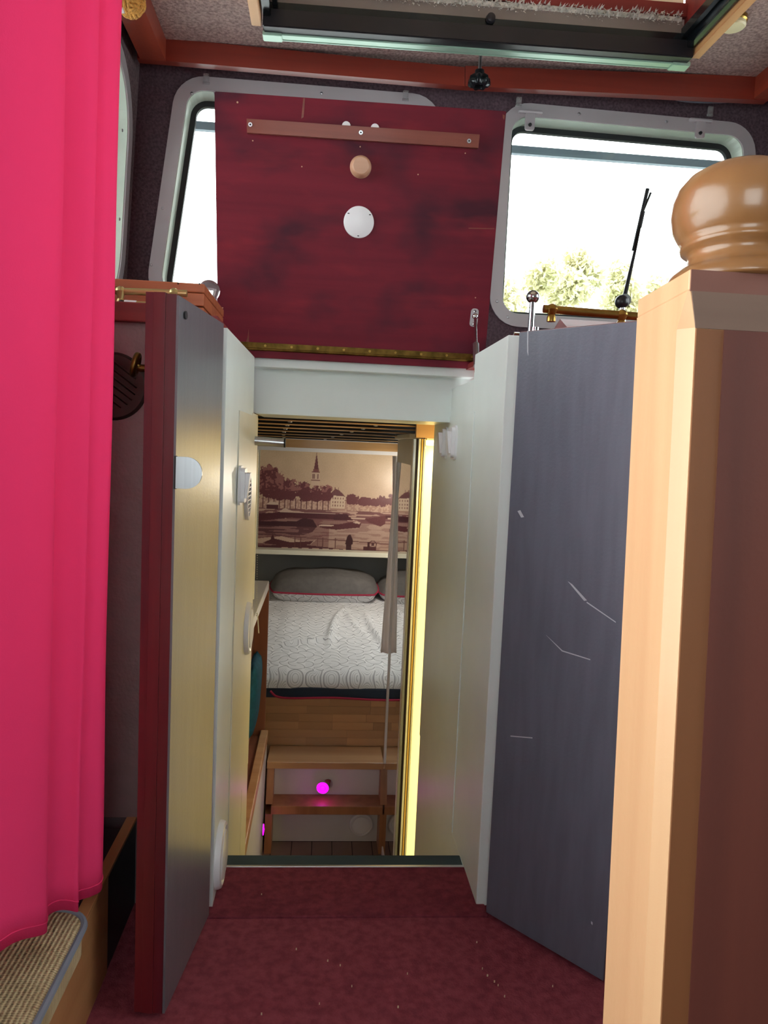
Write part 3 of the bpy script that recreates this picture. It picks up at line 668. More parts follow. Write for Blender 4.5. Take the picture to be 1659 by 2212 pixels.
for x0, s in ((-.212, 1), (1.022, -1)):
    a, b = sorted((x0, x0+s*.022)); rbar('side_rail', a, b, 1.25, 2.262, zf+.03, zf+.075, 'blackgloss', .002)
    a, b = sorted((x0+s*.026, x0+s*.040)); rbar('side_runner', a, b, 1.25, 2.262, zf+.055, zf+.085, 'blackgloss', .002)
rbar('rear_bar', -.21, 1.02, 1.245, 1.29, zf+.02, zf+.075, 'black', .003)
for x0 in (-.245, 1.026): rbar('pine_trim', x0, x0+.028, 1.22, 2.285, zf+.016, zf+.062, 'pinetrim', .002)
rbar('brush_bar', -.18, .985, 2.264, 2.285, zf+.072, zf+.105, 'brushbar')
bm = B(); rnd = random.Random(3)
for i in range(1500):
    x = -.19+1.17*rnd.random(); z0 = zf+.098+.028*rnd.random()+rz(x)
    q = Vector((x, 2.262+.02*rnd.random(), z0)); l = .012+.012*rnd.random()
    tip = q+Vector(((rnd.random()-.5)*.014, -l*.8, (rnd.random()-.62)*.024)); w = Vector((.003, 0, .002*(rnd.random()-.5)))
    vs = [bm.verts.new(q-w), bm.verts.new(q+w), bm.verts.new(tip)]; bm.faces.new(vs); up = bm.verts.new(q+Vector((0, .003, .004))); bm.faces.new((vs[0], vs[2], up)); bm.faces.new((vs[1], up, vs[2]))
box(bm, (-.19, 2.268, zf+.092), (.985, 2.283, zf+.126))
o = obj('brush_seal', bm, 'brush', rh, kind='stuff', label='shaggy grey brush seal')
rbar('coaming_front', -.2, 1.01, 2.268, 2.288, zf+.122, zf+.158, 'dashred')
for x in (-.235, 1.0): rbar('coaming_side', x, x+.03, 1.25, 2.288, zf+.08, zf+.19, 'dashred')
rbar('coaming_rear', -.2, 1.01, 1.23, 1.25, zf+.06, zf+.20, 'redbeam_x')
rbar('lid_skirt', -.2, 1.0, 2.30, 2.31, zf+.10, zf+.26, 'lidcream')
rbar('lid', -.26, 1.06, 1.20, 2.33, zf+.26, zf+.275, 'lidcream')
for x in (-.25, 1.03): rbar('lid_side', x, x+.012, 1.20, 2.31, zf+.10, zf+.26, 'lidcream')
rbar('lid_back', -.25, 1.04, 1.20, 1.212, zf+.10, zf+.26, 'lidcream')
p = at(1275, 27, y=2.268); obj('screw', lathe(B(), [(0, -.003), (.006, -.002), (.0075, 0)], p, (0, 1, 0), 14), 'steel', rh)
p = at(1061, 37, y=2.25); obj('drain_plug', lathe(B(), [(0, -.004), (.008, -.004), (.012, -.002), (.014, .008)], p, (0, 1, 0), 16), 'black', rh, True)
# knob bolt
p = at(1035, 178, y=2.40); zt = cz(p.x)
kb = thing('clamp_knob', 'black star knob on a bolt hanging from the headlining', 'clamp', (p.x, 2.40, p.z-.012))
obj('bolt', tube(B(), [(p.x, 2.40, zt), (p.x, 2.40, p.z+.008)], .0055, 12), 'steel', kb, True)
obj('nut', lathe(B(), [(.0125, 0), (.0125, -.007), (.010, -.010), (.0125, -.012), (.0125, -.019), (.009, -.023), (.0115, -.026), (.0115, -.031), (.006, -.034)], (p.x, 2.40, zt), n=12), 'steel', kb)
star = [((.030+.005*math.cos(7*a))*math.cos(a), (.030+.005*math.cos(7*a))*math.sin(a)) for a in np.linspace(0, 2*math.pi, 57)[:-1]]
bm = B(); rings = []
for s, z in ((.55, .022), (.95, .012), (1, .004), (1, -.006), (.8, -.012), (.45, -.012), (.4, -.006)): rings.append([bm.verts.new((p.x+q[0]*s, 2.40+q[1]*s, p.z+z)) for q in star])
for a, b in zip(rings, rings[1:]):
    for k in range(56): bm.faces.new((a[k], a[(k+1) % 56], b[(k+1) % 56], b[k]))
bm.faces.new(rings[0]); bm.faces.new(rings[-1][::-1]); obj('knob', bm, 'blackgloss', kb, True)
obj('knob_neck', lathe(B(), [(.016, .018), (.014, .034), (.008, .036)], (p.x, 2.40, p.z), n=20), 'blackgloss', kb, True)
# ceiling light
p = at(1583, 62, z=2.255); zt = cz(p.x)
cl = thing('ceiling_light', 'small round cream ceiling light beside the roof hatch trim', 'lamp', (p.x, p.y, zt-.03))
obj('housing', lathe(B(), [(.036, 0), (.037, -.012), (.033, -.016)], (p.x, p.y, zt), n=32), 'brass', cl, True); obj('lens', lathe(B(), [(.033, -.010), (.034, -.024), (.030, -.028), (0, -.029)], (p.x, p.y, zt), n=32), 'lampoff', cl, True)
# rope knot ornament
p = at(283, 6, y=2.15)
rk = thing('rope_knot', 'golden braided rope knot hanging under the roof beam', 'ornament', (p.x, 2.15, p.z-.035))
bm = B()
for ax in range(3):
    for k in range(-2, 3):
        lat = k*.30; r0 = .031; pts = []
        for a in np.linspace(0, 2*math.pi, 33)[:-1]:
            rr = r0*math.cos(lat); q = [rr*math.cos(a), rr*math.sin(a), r0*math.sin(lat)]; wv = 1+.09*math.sin(3*a+ax*2.1+k)
            q = [c*wv for c in q]; q = q[ax:]+q[:ax]; pts.append(Vector((p.x+q[0], 2.15+q[1], p.z+q[2])))
        tube(bm, pts, .0048, 6, True)
obj('braid', bm, 'rope', rk, True); obj('core', sphere(B(), (p.x, 2.15, p.z), .028), 'rope', rk, 'full')
obj('cord', tube(B(), [(p.x, 2.15, p.z+.03), (p.x, 2.15, cz(p.x))], .005, 8), 'rope', rk, True)
obj('toggle', bx((p.x-.034, 2.13, p.z-.03), (p.x-.012, 2.15, p.z-.008), .004), 'plastic', rk)
# small cable under the beam near the newel side
pts = [at(px, py, y=2.56) for px, py in ((1440, 205), (1470, 216), (1520, 220), (1570, 219), (1600, 215))]
tag(obj('cable', tube(B(), bend(pts, 6), .005, 8), 'fabricgrey', None, True), 'grey cable bundle tucked under the roof beam above the wiper window', 'cable')

# ------------------------------------------------------------------ newel post
PX0, PX1, PY0, PY1 = .270, .386, .575, .671
PT = at(1487, 583, y=PY0).z
np_ = thing('newel_post', 'chamfered pine newel post with dark red front and turned ball finial', 'newel post', ((PX0+PX1)/2, (PY0+PY1)/2, 0))
np_.rotation_euler = (math.radians(-3.2), 0, 0); np_.location.y -= math.tan(math.radians(3.2))*1.19
obj('cap_block', bx((PX0, PY0, PT-.016), (PX1, PY1, PT), .0012), 'pine', np_)
ch = .010
def sect(x0, x1, y0, c, z): return [(x0, PY1, z), (x0, y0+c, z), (x0+c, y0, z), (x1-c, y0, z), (x1, y0+c, z), (x1, PY1, z)]
bm = B(); s = [[bm.verts.new(q) for q in sect(PX0, PX1, PY0+.0, .0012, PT-.016)], [bm.verts.new(q) for q in sect(PX0, PX1, PY0+.007, ch, PT-.042)], [bm.verts.new(q) for q in sect(PX0, PX1, PY0+.007, ch, 0)]]
for a, b in zip(s, s[1:]):
    for k in range(6): bm.faces.new((a[k], a[(k+1) % 6], b[(k+1) % 6], b[k]))
bm.faces.new(s[0][::-1]); bm.faces.new(s[-1]); obj('shaft', bm, 'pine', np_)
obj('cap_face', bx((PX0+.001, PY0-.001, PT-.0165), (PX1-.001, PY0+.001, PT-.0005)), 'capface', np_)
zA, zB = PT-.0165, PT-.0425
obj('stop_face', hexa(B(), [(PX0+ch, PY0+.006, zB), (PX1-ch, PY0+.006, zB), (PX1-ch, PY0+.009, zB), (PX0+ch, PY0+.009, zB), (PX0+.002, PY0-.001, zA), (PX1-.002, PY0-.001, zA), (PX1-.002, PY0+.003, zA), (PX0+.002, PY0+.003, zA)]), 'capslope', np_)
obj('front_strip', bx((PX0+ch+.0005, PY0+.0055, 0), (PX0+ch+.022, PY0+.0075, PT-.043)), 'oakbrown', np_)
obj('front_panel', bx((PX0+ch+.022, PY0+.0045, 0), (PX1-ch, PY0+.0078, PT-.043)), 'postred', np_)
bcx, bcy = .333, .622
k = (bcy/F)
prof = [(150, 0), (152, 6), (146, 22), (132, 36), (118, 40), (112, 50), (106, 62), (106, 72), (112, 78), (122, 84), (124, 92), (119, 97), (128, 108), (140, 130), (146, 158), (144, 188), (134, 216), (114, 240), (86, 256), (50, 266), (0, 269)]
obj('finial', lathe(B(), [(r*k*.985, z*k) for r, z in prof], (bcx, bcy, PT), n=56), 'ball', np_, 'full', label='turned wooden ball finial')

# ------------------------------------------------------------------ curtain, bench, cushion
pl = bend([(-.64, 1.06, 0), (-.60, 1.03, 0), (-.55, 1.045, 0), (-.50, 1.02, 0), (-.465, 1.03, 0), (-.43, 1.03, 0), (-.405, 1.05, 0), (-.385, 1.085, 0), (-.374, 1.125, 0), (-.380, 1.15, 0), (-.39, 1.16, 0), (-.380, 1.175, 0), (-.362, 1.195, 0), (-.356, 1.215, 0), (-.364, 1.225, 0), (-.366, 1.235, 0), (-.352, 1.25, 0), (-.342, 1.275, 0), (-.355, 1.32, 0), (-.40, 1.34, 0)], 8)
def hemz(p): return .325-.045*min(1, max(0, (p.y-1.05)/.2))+.004*math.sin(p.x*60)
bm = B(); NZ = 40; Z0, Z1 = .285, 2.20; grid = []
for j in range(NZ+1):
    tz = j/NZ; row = []
    for i, p in enumerate(pl):
        zb = hemz(p); z = zb+(Z1-zb)*tz
        nse = noise.noise(Vector((i*.05, z*1.6, 3)))*.010*(1-tz*.5)
        flare = (1-tz)*.012*math.sin(i*.16)
        row.append(bm.verts.new((p.x+nse*.5+(tz-.5)*.02, p.y+nse+flare, z)))
    grid.append(row)
for j in range(NZ):
    for i in range(len(pl)-1): bm.faces.new((grid[j][i], grid[j][i+1], grid[j+1][i+1], grid[j+1][i]))
hem0 = [v.co.lerp(grid[1][k].co, .36)+Vector((.0006, -.0009, 0)) for k, v in enumerate(grid[0])]
ct = thing('curtain', 'bright pink full length curtain hanging in soft folds', 'curtain', (-.45, 1.1, Z0))
co_ = obj('fabric', bm, 'curtain', ct, 'full')
sol = co_.modifiers.new('thick', 'SOLIDIFY'); sol.thickness = .0015
bm = B()
hem = hem0
tube(bm, hem, .0009, 5); obj('hem_seam', bm, 'curtain', ct, True)
obj('rail', tube(B(), [(-.62, .85, 2.21), (-.33, 1.33, 2.21)], .008, 10), 'steel', ct, True)

bn = thing('bench', 'light wood bench side with a thin top edge under the woven cushion', 'bench', (-.6, 1.0, 0))
obj('side_board', bx((-.404, .2, 0), (-.386, 1.46, .195), .001), 'benchwood', bn)
obj('dark_side_panel', bx((-.402, 1.46, 0), (-.388, 1.687, .195)), 'darkpanel', bn)
obj('top_edge', bx((-.408, .2, .195), (-.386, 1.687, .203), .001), 'benchwood', bn)
obj('seat_board', bx((-.70, .2, .175), (-.404, 1.66, .19)), 'darkpanel', bn)
pts = rpoly([(-.70, .3), (-.362, .3), (-.362, 1.262), (-.70, 1.262)], .05, 8)
cu = thing('seat_cushion', 'beige ribbed woven seat cushion with grey piping below the curtain', 'cushion', (-.53, .8, .205))
bm = B(); prism(bm, [(x*.99-.004, y*.995+.003) for x, y in pts], .205, .250)
obj('pad', bm, 'weave', cu, True)
bm = B(); n = 24
cx_, cy_ = -.531, .78
for lev in range(7):
    pass
rings = []
for s, z in ((1.0, .250), (.985, .254), (.95, .2575), (.80, .259)): rings.append([bm.verts.new((cx_+(x-cx_)*s, cy_+(y-cy_)*s, z)) for x, y in pts])
for a, b in zip(rings, rings[1:]):
    for k in range(len(pts)): bm.faces.new((a[k], a[(k+1) % len(pts)], b[(k+1) % len(pts)], b[k]))
bm.faces.new(rings[-1]); obj('top_cover', bm, 'weave', cu, True)
obj('piping', tube(B(), [(x+.002 if x > -.6 else x, y, .2505) for x, y in pts], .0058, 8, True), 'fabricgrey', cu, True)

# ------------------------------------------------------------------ fittings in the passage
def lwall(px, py): return at(px, py, x=XL+.003)
def rwall(px, py): return at(px, py, x=XR-.003)
def wall_switch(label, yc, zc, x, sgn, hgt, grp=None):
    t = thing('light_switch', label, 'switch', (x, yc, zc-hgt/2), grp)
    def fn(u, v, w): return Vector((x+sgn*w, yc+u, zc+v))
    w_ = .036
    obj('plate', plate(B(), rpoly([(-w_, -hgt/2), (w_, -hgt/2), (w_, hgt/2), (-w_, hgt/2)], .016, 5), [], fn, .006), 'plastic', t)
    obj('body', plate(B(), rpoly([(-w_*.86, -hgt*.44), (w_*.86, -hgt*.44), (w_*.86, hgt*.44), (-w_*.86, hgt*.44)], .012, 5), [], lambda u, v, w: fn(u, v, .006+w), .010), 'plastic', t)
    obj('rocker', hexa(B(), [fn(-.02, -hgt*.32, .014), fn(.02, -hgt*.32, .014), fn(.02, hgt*.32, .014), fn(-.02, hgt*.32, .014), fn(-.02, -hgt*.32, .021), fn(.02, -hgt*.32, .021), fn(.02, hgt*.32, .028), fn(-.02, hgt*.32, .028)]), 'plastic', t)
    return t
a = rwall(963, 957); wall_switch('white rocker switch closer to the cabin entrance', a.y, a.z, XR-.003, -1, .10)
a = rwall(983, 956); wall_switch('white rocker switch just before its twin on passage panel', a.y, a.z, XR-.003, -1, .10)
a = lwall(517, 1048); wall_switch('white rounded switch above the oval grille on cream panel', a.y, a.z, XL+.003, 1, .098)
# oval grille
a = lwall(532, 1072); og = thing('wall_grille', 'white oval ribbed grille beside the switch on cream panel', 'grille', (XL+.003, a.y, a.z-.06))
def fg(u, v, w): return Vector((XL+.003+w, a.y+u, a.z+v))
ov = [(.055*math.cos(q), .066*math.sin(q)) for q in np.linspace(0, 2*math.pi, 33)[:-1]]
obj('rim', plate(B(), ov, [[(x*.8, y*.84) for x, y in ov]], fg, .010), 'plastic', og); obj('backing', plate(B(), [(x*.82, y*.86) for x, y in ov], [], fg, .003), 'fabricgrey', og)
for k in range(-4, 5):
    zz = k*.0115; wd = .043*math.sqrt(max(.02, 1-(zz/.056)**2)); obj('rib', hexa(B(), [fg(-wd, zz-.004, .003), fg(wd, zz-.004, .003), fg(wd, zz+.001, .003), fg(-wd, zz+.001, .003), fg(-wd, zz, .009), fg(wd, zz, .009), fg(wd, zz+.003, .009), fg(-wd, zz+.003, .009)]), 'plastic', og)
def disc_vent(label, c, ax, r, name='disc_vent'):
    t = thing(name, label, 'vent', (c[0], c[1], c[2]-r))
    obj('rim', lathe(B(), [(0, 0), (r, 0), (r, .006), (r*.96, .013), (r*.86, .015), (r*.80, .010), (0, .010)], c, ax, 40), 'plastic', t, True)
    obj('disc', lathe(B(), [(0, .009), (r*.74, .009), (r*.72, .016), (r*.5, .019), (0, .020)], c, ax, 40), 'plastic', t, True)
    return t
a = lwall(532, 1357); disc_vent('round white vent halfway up the cream passage panel', (XL+.003, a.y, a.z), (1, 0, 0), .077)
a = lwall(474, 1845); disc_vent('round white vent low on the white lining board near carpet', (XL, a.y+.0, a.z), (1, 0, 0), .075)
# door holder tube
a = at(617, 957, y=2.36); tb = thing('tube_stop', 'short brushed steel tube with black end across the cabin entrance', 'door stop', (XL, 2.36, a.z-.013))
obj('tube', tube(B(), [(XL+.002, 2.36, a.z+.003), (a.x-.005, 2.36, a.z)], .0135, 20), 'steel', tb, True); obj('end_cap', tube(B(), [(a.x-.005, 2.36, a.z), (a.x+.0, 2.36, a.z)], .0139, 20), 'blackgap', tb, True)

# ------------------------------------------------------------------ forward cabin shell
FZ = -1.016; CXL, CXR = -1.0, 1.05
fc = thing('floor_cabin', 'brown square floor tiles at the foot of the cabin steps', 'floor', (0, 3.2, FZ), kind='structure')
obj('grout_bed', bx((CXL, 2.44, FZ-.05), (CXR, 6.3, FZ-.004)), 'grout', fc)
px0 = at(630, 1835, z=FZ).x; px1 = at(674, 1835, z=FZ).x; tw = px1-px0; me = None
for i in range(-4, 8):
    for j in range(0, 4):
        x = px0+i*tw; y = 3.86-(j+1)*tw*1.6
        if x > CXR-.1 or x < CXL or y < 2.5: continue
        if me is None:
            o = obj('tile', bx((0, 0, -.006), (tw-.004, tw*1.6-.004, 0), .0008), 'tile', fc, local=True); me = o.data
        else:
            o = bpy.data.objects.new('tile', me); COL.objects.link(o); o.parent = fc
        o.location = Vector((x, y, FZ))-ORG[fc.name]
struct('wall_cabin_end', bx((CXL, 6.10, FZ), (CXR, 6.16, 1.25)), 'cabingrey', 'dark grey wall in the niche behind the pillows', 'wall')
def cw(u, v, w): return Vector((CXL-w, u, v))
CWN = rpoly([(2.95, .42), (4.75, .42), (4.75, .98), (2.95, .98)], .06, 4)
struct('wall_cabin_left', plate(B(), [(2.4, FZ), (6.16, FZ), (6.16, 1.25), (2.4, 1.25)], [inset(CWN, .02)], cw, .09), 'cream', 'cream cabin side wall behind the counter', 'wall')
window('window_8', CWN, 'cabin side window above the white counter', cw, (-1, 0, 0), [])
def cwr(u, v, w): return Vector((CXR+w, u, v))
CWR = rpoly([(3.95, .02), (5.75, .02), (5.75, .98), (3.95, .98)], .06, 4)
window('window_9', CWR, 'unseen cabin side window added for daylight over the bed', cwr, (1, 0, 0), [])  # opening out of view, added to bring daylight onto the bed
struct('wall_cabin_right', plate(B(), [(2.4, FZ), (6.16, FZ), (6.16, 1.25), (2.4, 1.25)], [inset(CWR, .02)], cwr, .09), 'cream', 'cream cabin side wall behind the wardrobe', 'wall')
struct('wall_cabin_back_left', bx((CXL, 2.44, FZ), (XL-.024, 2.47, 1.25)), 'cream', 'cream bulkhead beside the cabin entrance on the counter side', 'wall')
struct('wall_cabin_back_right', bx((XR+.03, 2.70, FZ), (CXR, 2.73, 1.25)), 'cream', 'cream bulkhead beside the cabin entrance on the wardrobe side', 'wall')
struct('wall_under_threshold', bx((XL-.02, 1.84, FZ), (XR+.02, 1.88, -.01)), 'white', 'white riser below the dark threshold strip', 'wall')
struct('wall_stairwell_left', bx((XL-.024, 1.88, FZ), (XL, 2.45, 0)), 'cream', 'cream lining under the passage on the counter side', 'wall')
struct('wall_stairwell_right', bx((XR, 1.88, FZ), (XR+.03, 2.72, 0)), 'white', 'white lining under the passage on the wardrobe side', 'wall')
struct('floor_stairwell', bx((XL-.02, 1.84, FZ-.05), (XR+.02, 2.45, FZ-.004)), 'tile', 'tiled floor at the foot of the passage', 'floor')
clg = thing('ceiling_cabin', 'slatted pine ceiling of the sleeping cabin', 'ceiling', (0, 4, 1.16), kind='structure')
SKY = [(.44, 3.85), (.98, 3.85), (.98, 4.95), (.44, 4.95)]
obj('deck', plate(B(), [(CXL, 2.44), (CXR, 2.44), (CXR, 6.16), (CXL, 6.16)], [SKY], lambda u, v, w: Vector((u, v, 1.20+w)), .05), 'blackgap', clg)  # near-black colour stands for the shade in the space above the slats
obj('skylight_frame', plate(B(), inset(SKY, -.03), [SKY], lambda u, v, w: Vector((u, v, 1.251+w)), .04), 'alu', clg)
obj('skylight_pane', plate(B(), inset(SKY, -.01), [], lambda u, v, w: Vector((u, v, 1.292+w)), .006), 'pane', clg)
obj('front_header', bx((CXL, 2.72, 1.142), (CXR, 2.745, 1.2)), 'sidepanel', clg)
ys = [2.80, 2.98, 3.18, 3.42, 3.70, 4.05, 4.50]
zc_ = 1.146
for i, y in enumerate(ys):
    z = zc_-.0105*i
    s_ = obj('slat', bx((CXL, y, z-.006), (CXR, y+.05, z-.001), .001), 'slat', clg)
    for xx in (-.03-.02*i*.6, .33-.012*i):
        pass
for k, (xa, xb) in enumerate(((-.115, -.20), (.235, .07))):
    for i, y in enumerate(ys):
        z = zc_-.0105*i; x = xa+(xb-xa)*i/6*1.4
        obj('stud', lathe(B(), [(.009, 0), (.008, -.003), (0, -.004)], (x, y+.02, z-.007), n=10), 'steel', clg)
a = at(620, 948, y=5.2); b = at(620, 966, y=5.2)
obj('fascia', bx((CXL, 5.20, b.z), (CXR, 5.22, a.z)), 'slat', clg, label='pine fascia board')
obj('void_shade', bx((CXL, 4.98, a.z+.002), (CXR, 5.0, 1.2)), 'blackgap', clg)  # black panel added as shade behind the slat gaps
obj('lower_fascia', bx((CXL, 5.60, .985), (CXR, 5.62, 1.10)), 'cabinwhite', clg)

# ------------------------------------------------------------------ picture above the bed
PY = 5.70
pa = at(563, 968, y=PY); pb = at(563, 1186, y=PY); PXR = .80
pz1, pz0 = pa.z, pb.z; pxl = pa.x
def paint(N, K):
    """sepia harbour view in the crop frame u 100..1330 (right), v 340..1210 (down)"""
    pw = PXR-pxl; u = np.linspace(100, 100+pw*F/PY*3.95, N)[None, :]; v = np.linspace(1200, 355, K)[:, None]
    U, V = np.broadcast_arrays(u, v); rng = np.random.default_rng(5)
    def vnoise(sx, sy, seed):
        g = np.random.default_rng(seed).random((int(K/sy)+4, int(N/sx)+4)); yy = np.arange(K)/sy; xx = np.arange(N)/sx
        yi = yy.astype(int)[:, None]; xi = xx.astype(int)[None, :]; fy = (yy % 1)[:, None]; fx = (xx % 1)[None, :]
        fx = fx*fx*(3-2*fx); fy = fy*fy*(3-2*fy)
        return (g[yi, xi]*(1-fx)+g[yi, xi+1]*fx)*(1-fy)+(g[yi+1, xi]*(1-fx)+g[yi+1, xi+1]*fx)*fy
    n1 = vnoise(3, 3, 1); n2 = vnoise(8, 8, 2); n3 = vnoise(26, 3, 3); n4 = vnoise(20, 20, 4)
    def col(c): return np.array(c, float)
    img = np.zeros((K, N, 3)); tt = np.clip((V-360)/460, 0, 1)[..., None]
    img[:] = col((205, 180, 150))*(1-tt)+col((198, 168, 146))*tt; img += (n4-.5)[..., None]*8
    def put(mask, c, a=1.0):
        m = (mask*a)[..., None] if mask.dtype != bool else (mask.astype(float)*a)[..., None]
        img[:] = img*(1-m)+col(c)*m
    def poly(pts):
        ins = np.zeros(U.shape, bool); n = len(pts)
        for i in range(n):
            x0, y0 = pts[i]; x1, y1 = pts[(i+1) % n]
            if y0 == y1: continue
            c = ((y0 > V) != (y1 > V)) & (U < (x1-x0)*(V-y0)/(y1-y0)+x0); ins ^= c
        return ins
    def rect(a, b, c, d): return (U >= a) & (U <= b) & (V >= c) & (V <= d)
    # far row of roofs, quay houses
    put(rect(100, 2200, 770, 860), (176, 138, 124)); put(rect(100, 700, 765, 855) & (n1 > .45), (206, 172, 156)); put(rect(830, 2200, 790, 850) & (n1 > .5), (196, 164, 146))
    # tower
    put(rect(534, 604, 535, 650), (206, 178, 158)); put(rect(534, 604, 530, 540), (120, 72, 72)); put(rect(530, 608, 598, 606), (130, 84, 80))
    for a in (545, 556, 586): put(rect(a, a+7, 552, 592), (110, 62, 66))
    put(poly([(572, 372), (552, 518), (594, 518)]), (104, 54, 60)); put(rect(548, 598, 512, 530), (128, 78, 76))
    # house with windows
    put(rect(706, 828, 722, 836), (214, 190, 168)); put(poly([(690, 722), (740, 668), (775, 680), (830, 732), (706, 724)]), (112, 68, 72))
    put(rect(736, 744, 655, 690), (120, 70, 70)); put(rect(764, 771, 655, 690), (120, 70, 70))
    for a in range(718, 825, 22):
        for b in (742, 772, 802): put(rect(a, a+9, b, b+16), (140, 96, 92))
    # trees
    tm = np.full(U.shape, -9.0)
    for cx, cy, rx, ry in ((130, 640, 90, 130), (190, 580, 80, 70), (180, 510, 25, 28), (230, 530, 22, 22), (250, 660, 90, 100), (345, 680, 80, 85), (470, 700, 75, 90), (585, 715, 55, 70), (668, 712, 62, 75), (300, 740, 160, 45), (560, 750, 160, 32)):
        tm = np.maximum(tm, 1-((U-cx)/rx)**2-((V-cy)/ry)**2)
    m = tm+(n1-.5)*.9+(n2-.5)*.6 > .12; put(m & (V < 785), (104, 50, 58)); put(m & (V < 700) & (n2+n1 > 1.1), (150, 98, 96))
    tm = np.full(U.shape, -9.0)
    for cx, cy, rx, ry in ((890, 755, 65, 48), (1000, 768, 80, 40), (1080, 770, 60, 36), (1145, 760, 60, 48), (1290, 740, 110, 70), (1480, 760, 130, 50)): tm = np.maximum(tm, 1-((U-cx)/rx)**2-((V-cy)/ry)**2)
    put((tm+(n1-.5)*.8 > .15) & (V < 812), (110, 60, 66))
    for a in range(130, 700, 46): put(rect(a, a+7, 760, 850), (96, 46, 54))
    # water and barges
    put(V > 850, (122, 78, 80)); put((V > 940), (150, 112, 106)); put((V > 850) & (n3 > .6) & (V < 940), (190, 156, 142)); put((V > 940) & (n3 > .56), (128, 84, 84))
    wl_ = np.clip((U-600)/400, 0, 1)*np.clip((V-940)/60, 0, 1); put(wl_ > .25, (186, 158, 144), .8); put((wl_ > .25) & (n3 > .62), (150, 114, 108), .7)
    put(poly([(95, 900), (260, 885), (330, 850), (400, 880), (800, 882), (900, 910), (900, 930), (380, 925), (95, 965)]), (82, 34, 44)); put(poly([(260, 880), (322, 846), (400, 876), (700, 878), (820, 876), (700, 884), (380, 884)]), (206, 178, 164))
    put(poly([(160, 820), (195, 795), (265, 803), (262, 822)]), (214, 188, 172)); put(rect(165, 262, 822, 860), (86, 38, 48)); put(poly([(735, 905), (780, 880), (850, 880), (870, 905), (840, 930), (735, 930)]), (74, 30, 40))
    put(poly([(95, 965), (420, 955), (480, 925), (560, 935), (600, 1000), (95, 1000)]), (68, 28, 38)); put(poly([(600, 975), (800, 965), (900, 945), (975, 955), (960, 990), (760, 1015), (620, 1000)]), (92, 42, 50)); put(poly([(610, 978), (740, 975), (740, 985), (615, 990)]), (210, 184, 168)); put(poly([(900, 950), (935, 938), (965, 945), (960, 960)]), (208, 182, 166))
    put(poly([(1000, 915), (1060, 905), (1180, 880), (1180, 950), (1140, 975), (1040, 945)]), (104, 54, 60)); put(poly([(880, 908), (1010, 908), (1000, 920), (890, 920)]), (204, 176, 160))
    put(poly([(95, 1000), (590, 1000), (560, 1040), (480, 1070), (95, 1080)]), (92, 50, 56)); put((V > 1000) & (V < 1080) & (U < 560) & (n3 > .6), (140, 100, 98))
    put(rect(1180, 2200, 880, 905), (84, 36, 46)); put(rect(1200, 2200, 900, 912), (208, 180, 164)); put(rect(1220, 2200, 990, 1020), (84, 36, 46))
    # foreground deck, boat, rail, man, wheel
    put(poly([(95, 1110), (300, 1085), (480, 1120), (590, 1110), (540, 1155), (300, 1150), (95, 1150)]), (196, 166, 150)); put(poly([(140, 1145), (230, 1105), (380, 1135), (575, 1115), (540, 1150), (300, 1165)]), (86, 38, 46)); put(poly([(205, 1120), (222, 1060), (245, 1120)]), (82, 36, 44))
    put(poly([(95, 1170), (480, 1150), (850, 1180), (850, 1205), (95, 1205)]), (84, 36, 44)); put(rect(850, 2200, 1178, 1184), (94, 48, 52)); put(rect(1000, 1110, 1150, 1200), (78, 30, 38))
    for a in range(300, 850, 88): put(rect(a, a+54, 1176, 1190), (204, 176, 158))
    put(np.abs(V-(1085+(U-380)*.045)) < 4, (104, 60, 62), .9); 
    put(rect(600, 2200, 0, 0), (0, 0, 0)); 
    for a in (410, 460, 605, 648, 756): put(rect(a, a+5, 1086, 1172), (100, 56, 58))
    put(poly([(862, 1060), (885, 1050), (895, 1070), (908, 1100), (908, 1132), (897, 1138), (896, 1200), (852, 1200), (852, 1140), (843, 1130), (855, 1080)]), (62, 24, 32))
    rr = np.hypot(U-1080, V-1130); put((rr < 34) & (rr > 28), (84, 38, 44)); put(rr < 13, (66, 26, 34)); put(rect(1035, 1052, 1110, 1180), (72, 28, 36))
    for sgn in (1, -1): put((np.abs((U-1080)-sgn*(V-1130)) < 3) & (rr < 30), (96, 50, 54))
    img += (rng.random((K, N, 1))-.5)*10
    im = np.clip(img, 0, 255)/255.0
    return np.where(im <= .04045, im/12.92, ((im+.055)/1.055)**2.4)
NX_, NZ_ = 380, 210
arr = paint(NX_, NZ_)
xs = np.linspace(pxl, PXR, NX_); zs = np.linspace(pz0, pz1, NZ_)
pc = thing('picture', 'large sepia print of an old harbour with church spire above the bed', 'picture', ((pxl+PXR)/2, PY, pz0))
oc = Vector(ORG[pc.name])
vv = np.zeros((NZ_, NX_, 3)); vv[..., 0] = xs[None, :]-oc.x; vv[..., 1] = -.002; vv[..., 2] = zs[:, None]-oc.z
idx = np.arange(NX_*NZ_).reshape(NZ_, NX_)
fc_ = np.stack([idx[:-1, :-1], idx[:-1, 1:], idx[1:, 1:], idx[1:, :-1]], -1).reshape(-1, 4)
me = bpy.data.meshes.new('print'); me.from_pydata(vv.reshape(-1, 3).tolist(), [], fc_.tolist())
ca = me.color_attributes.new('print', 'FLOAT_COLOR', 'POINT')
ca.data.foreach_set('color', np.concatenate([arr, np.ones((NZ_, NX_, 1))], -1).reshape(-1).astype(np.float32))
me.materials.append(M['print']); o = bpy.data.objects.new('print', me); COL.objects.link(o); o.parent = pc; o['label'] = 'sepia harbour print'
obj('backing', bx((pxl-.005, PY, pz0-.004), (PXR+.005, PY+.015, pz1+.004)), 'cream', pc)
obj('top_edge', bx((pxl-.005, PY-.004, pz1), (PXR+.005, PY+.015, pz1+.012)), 'blackgap', pc)
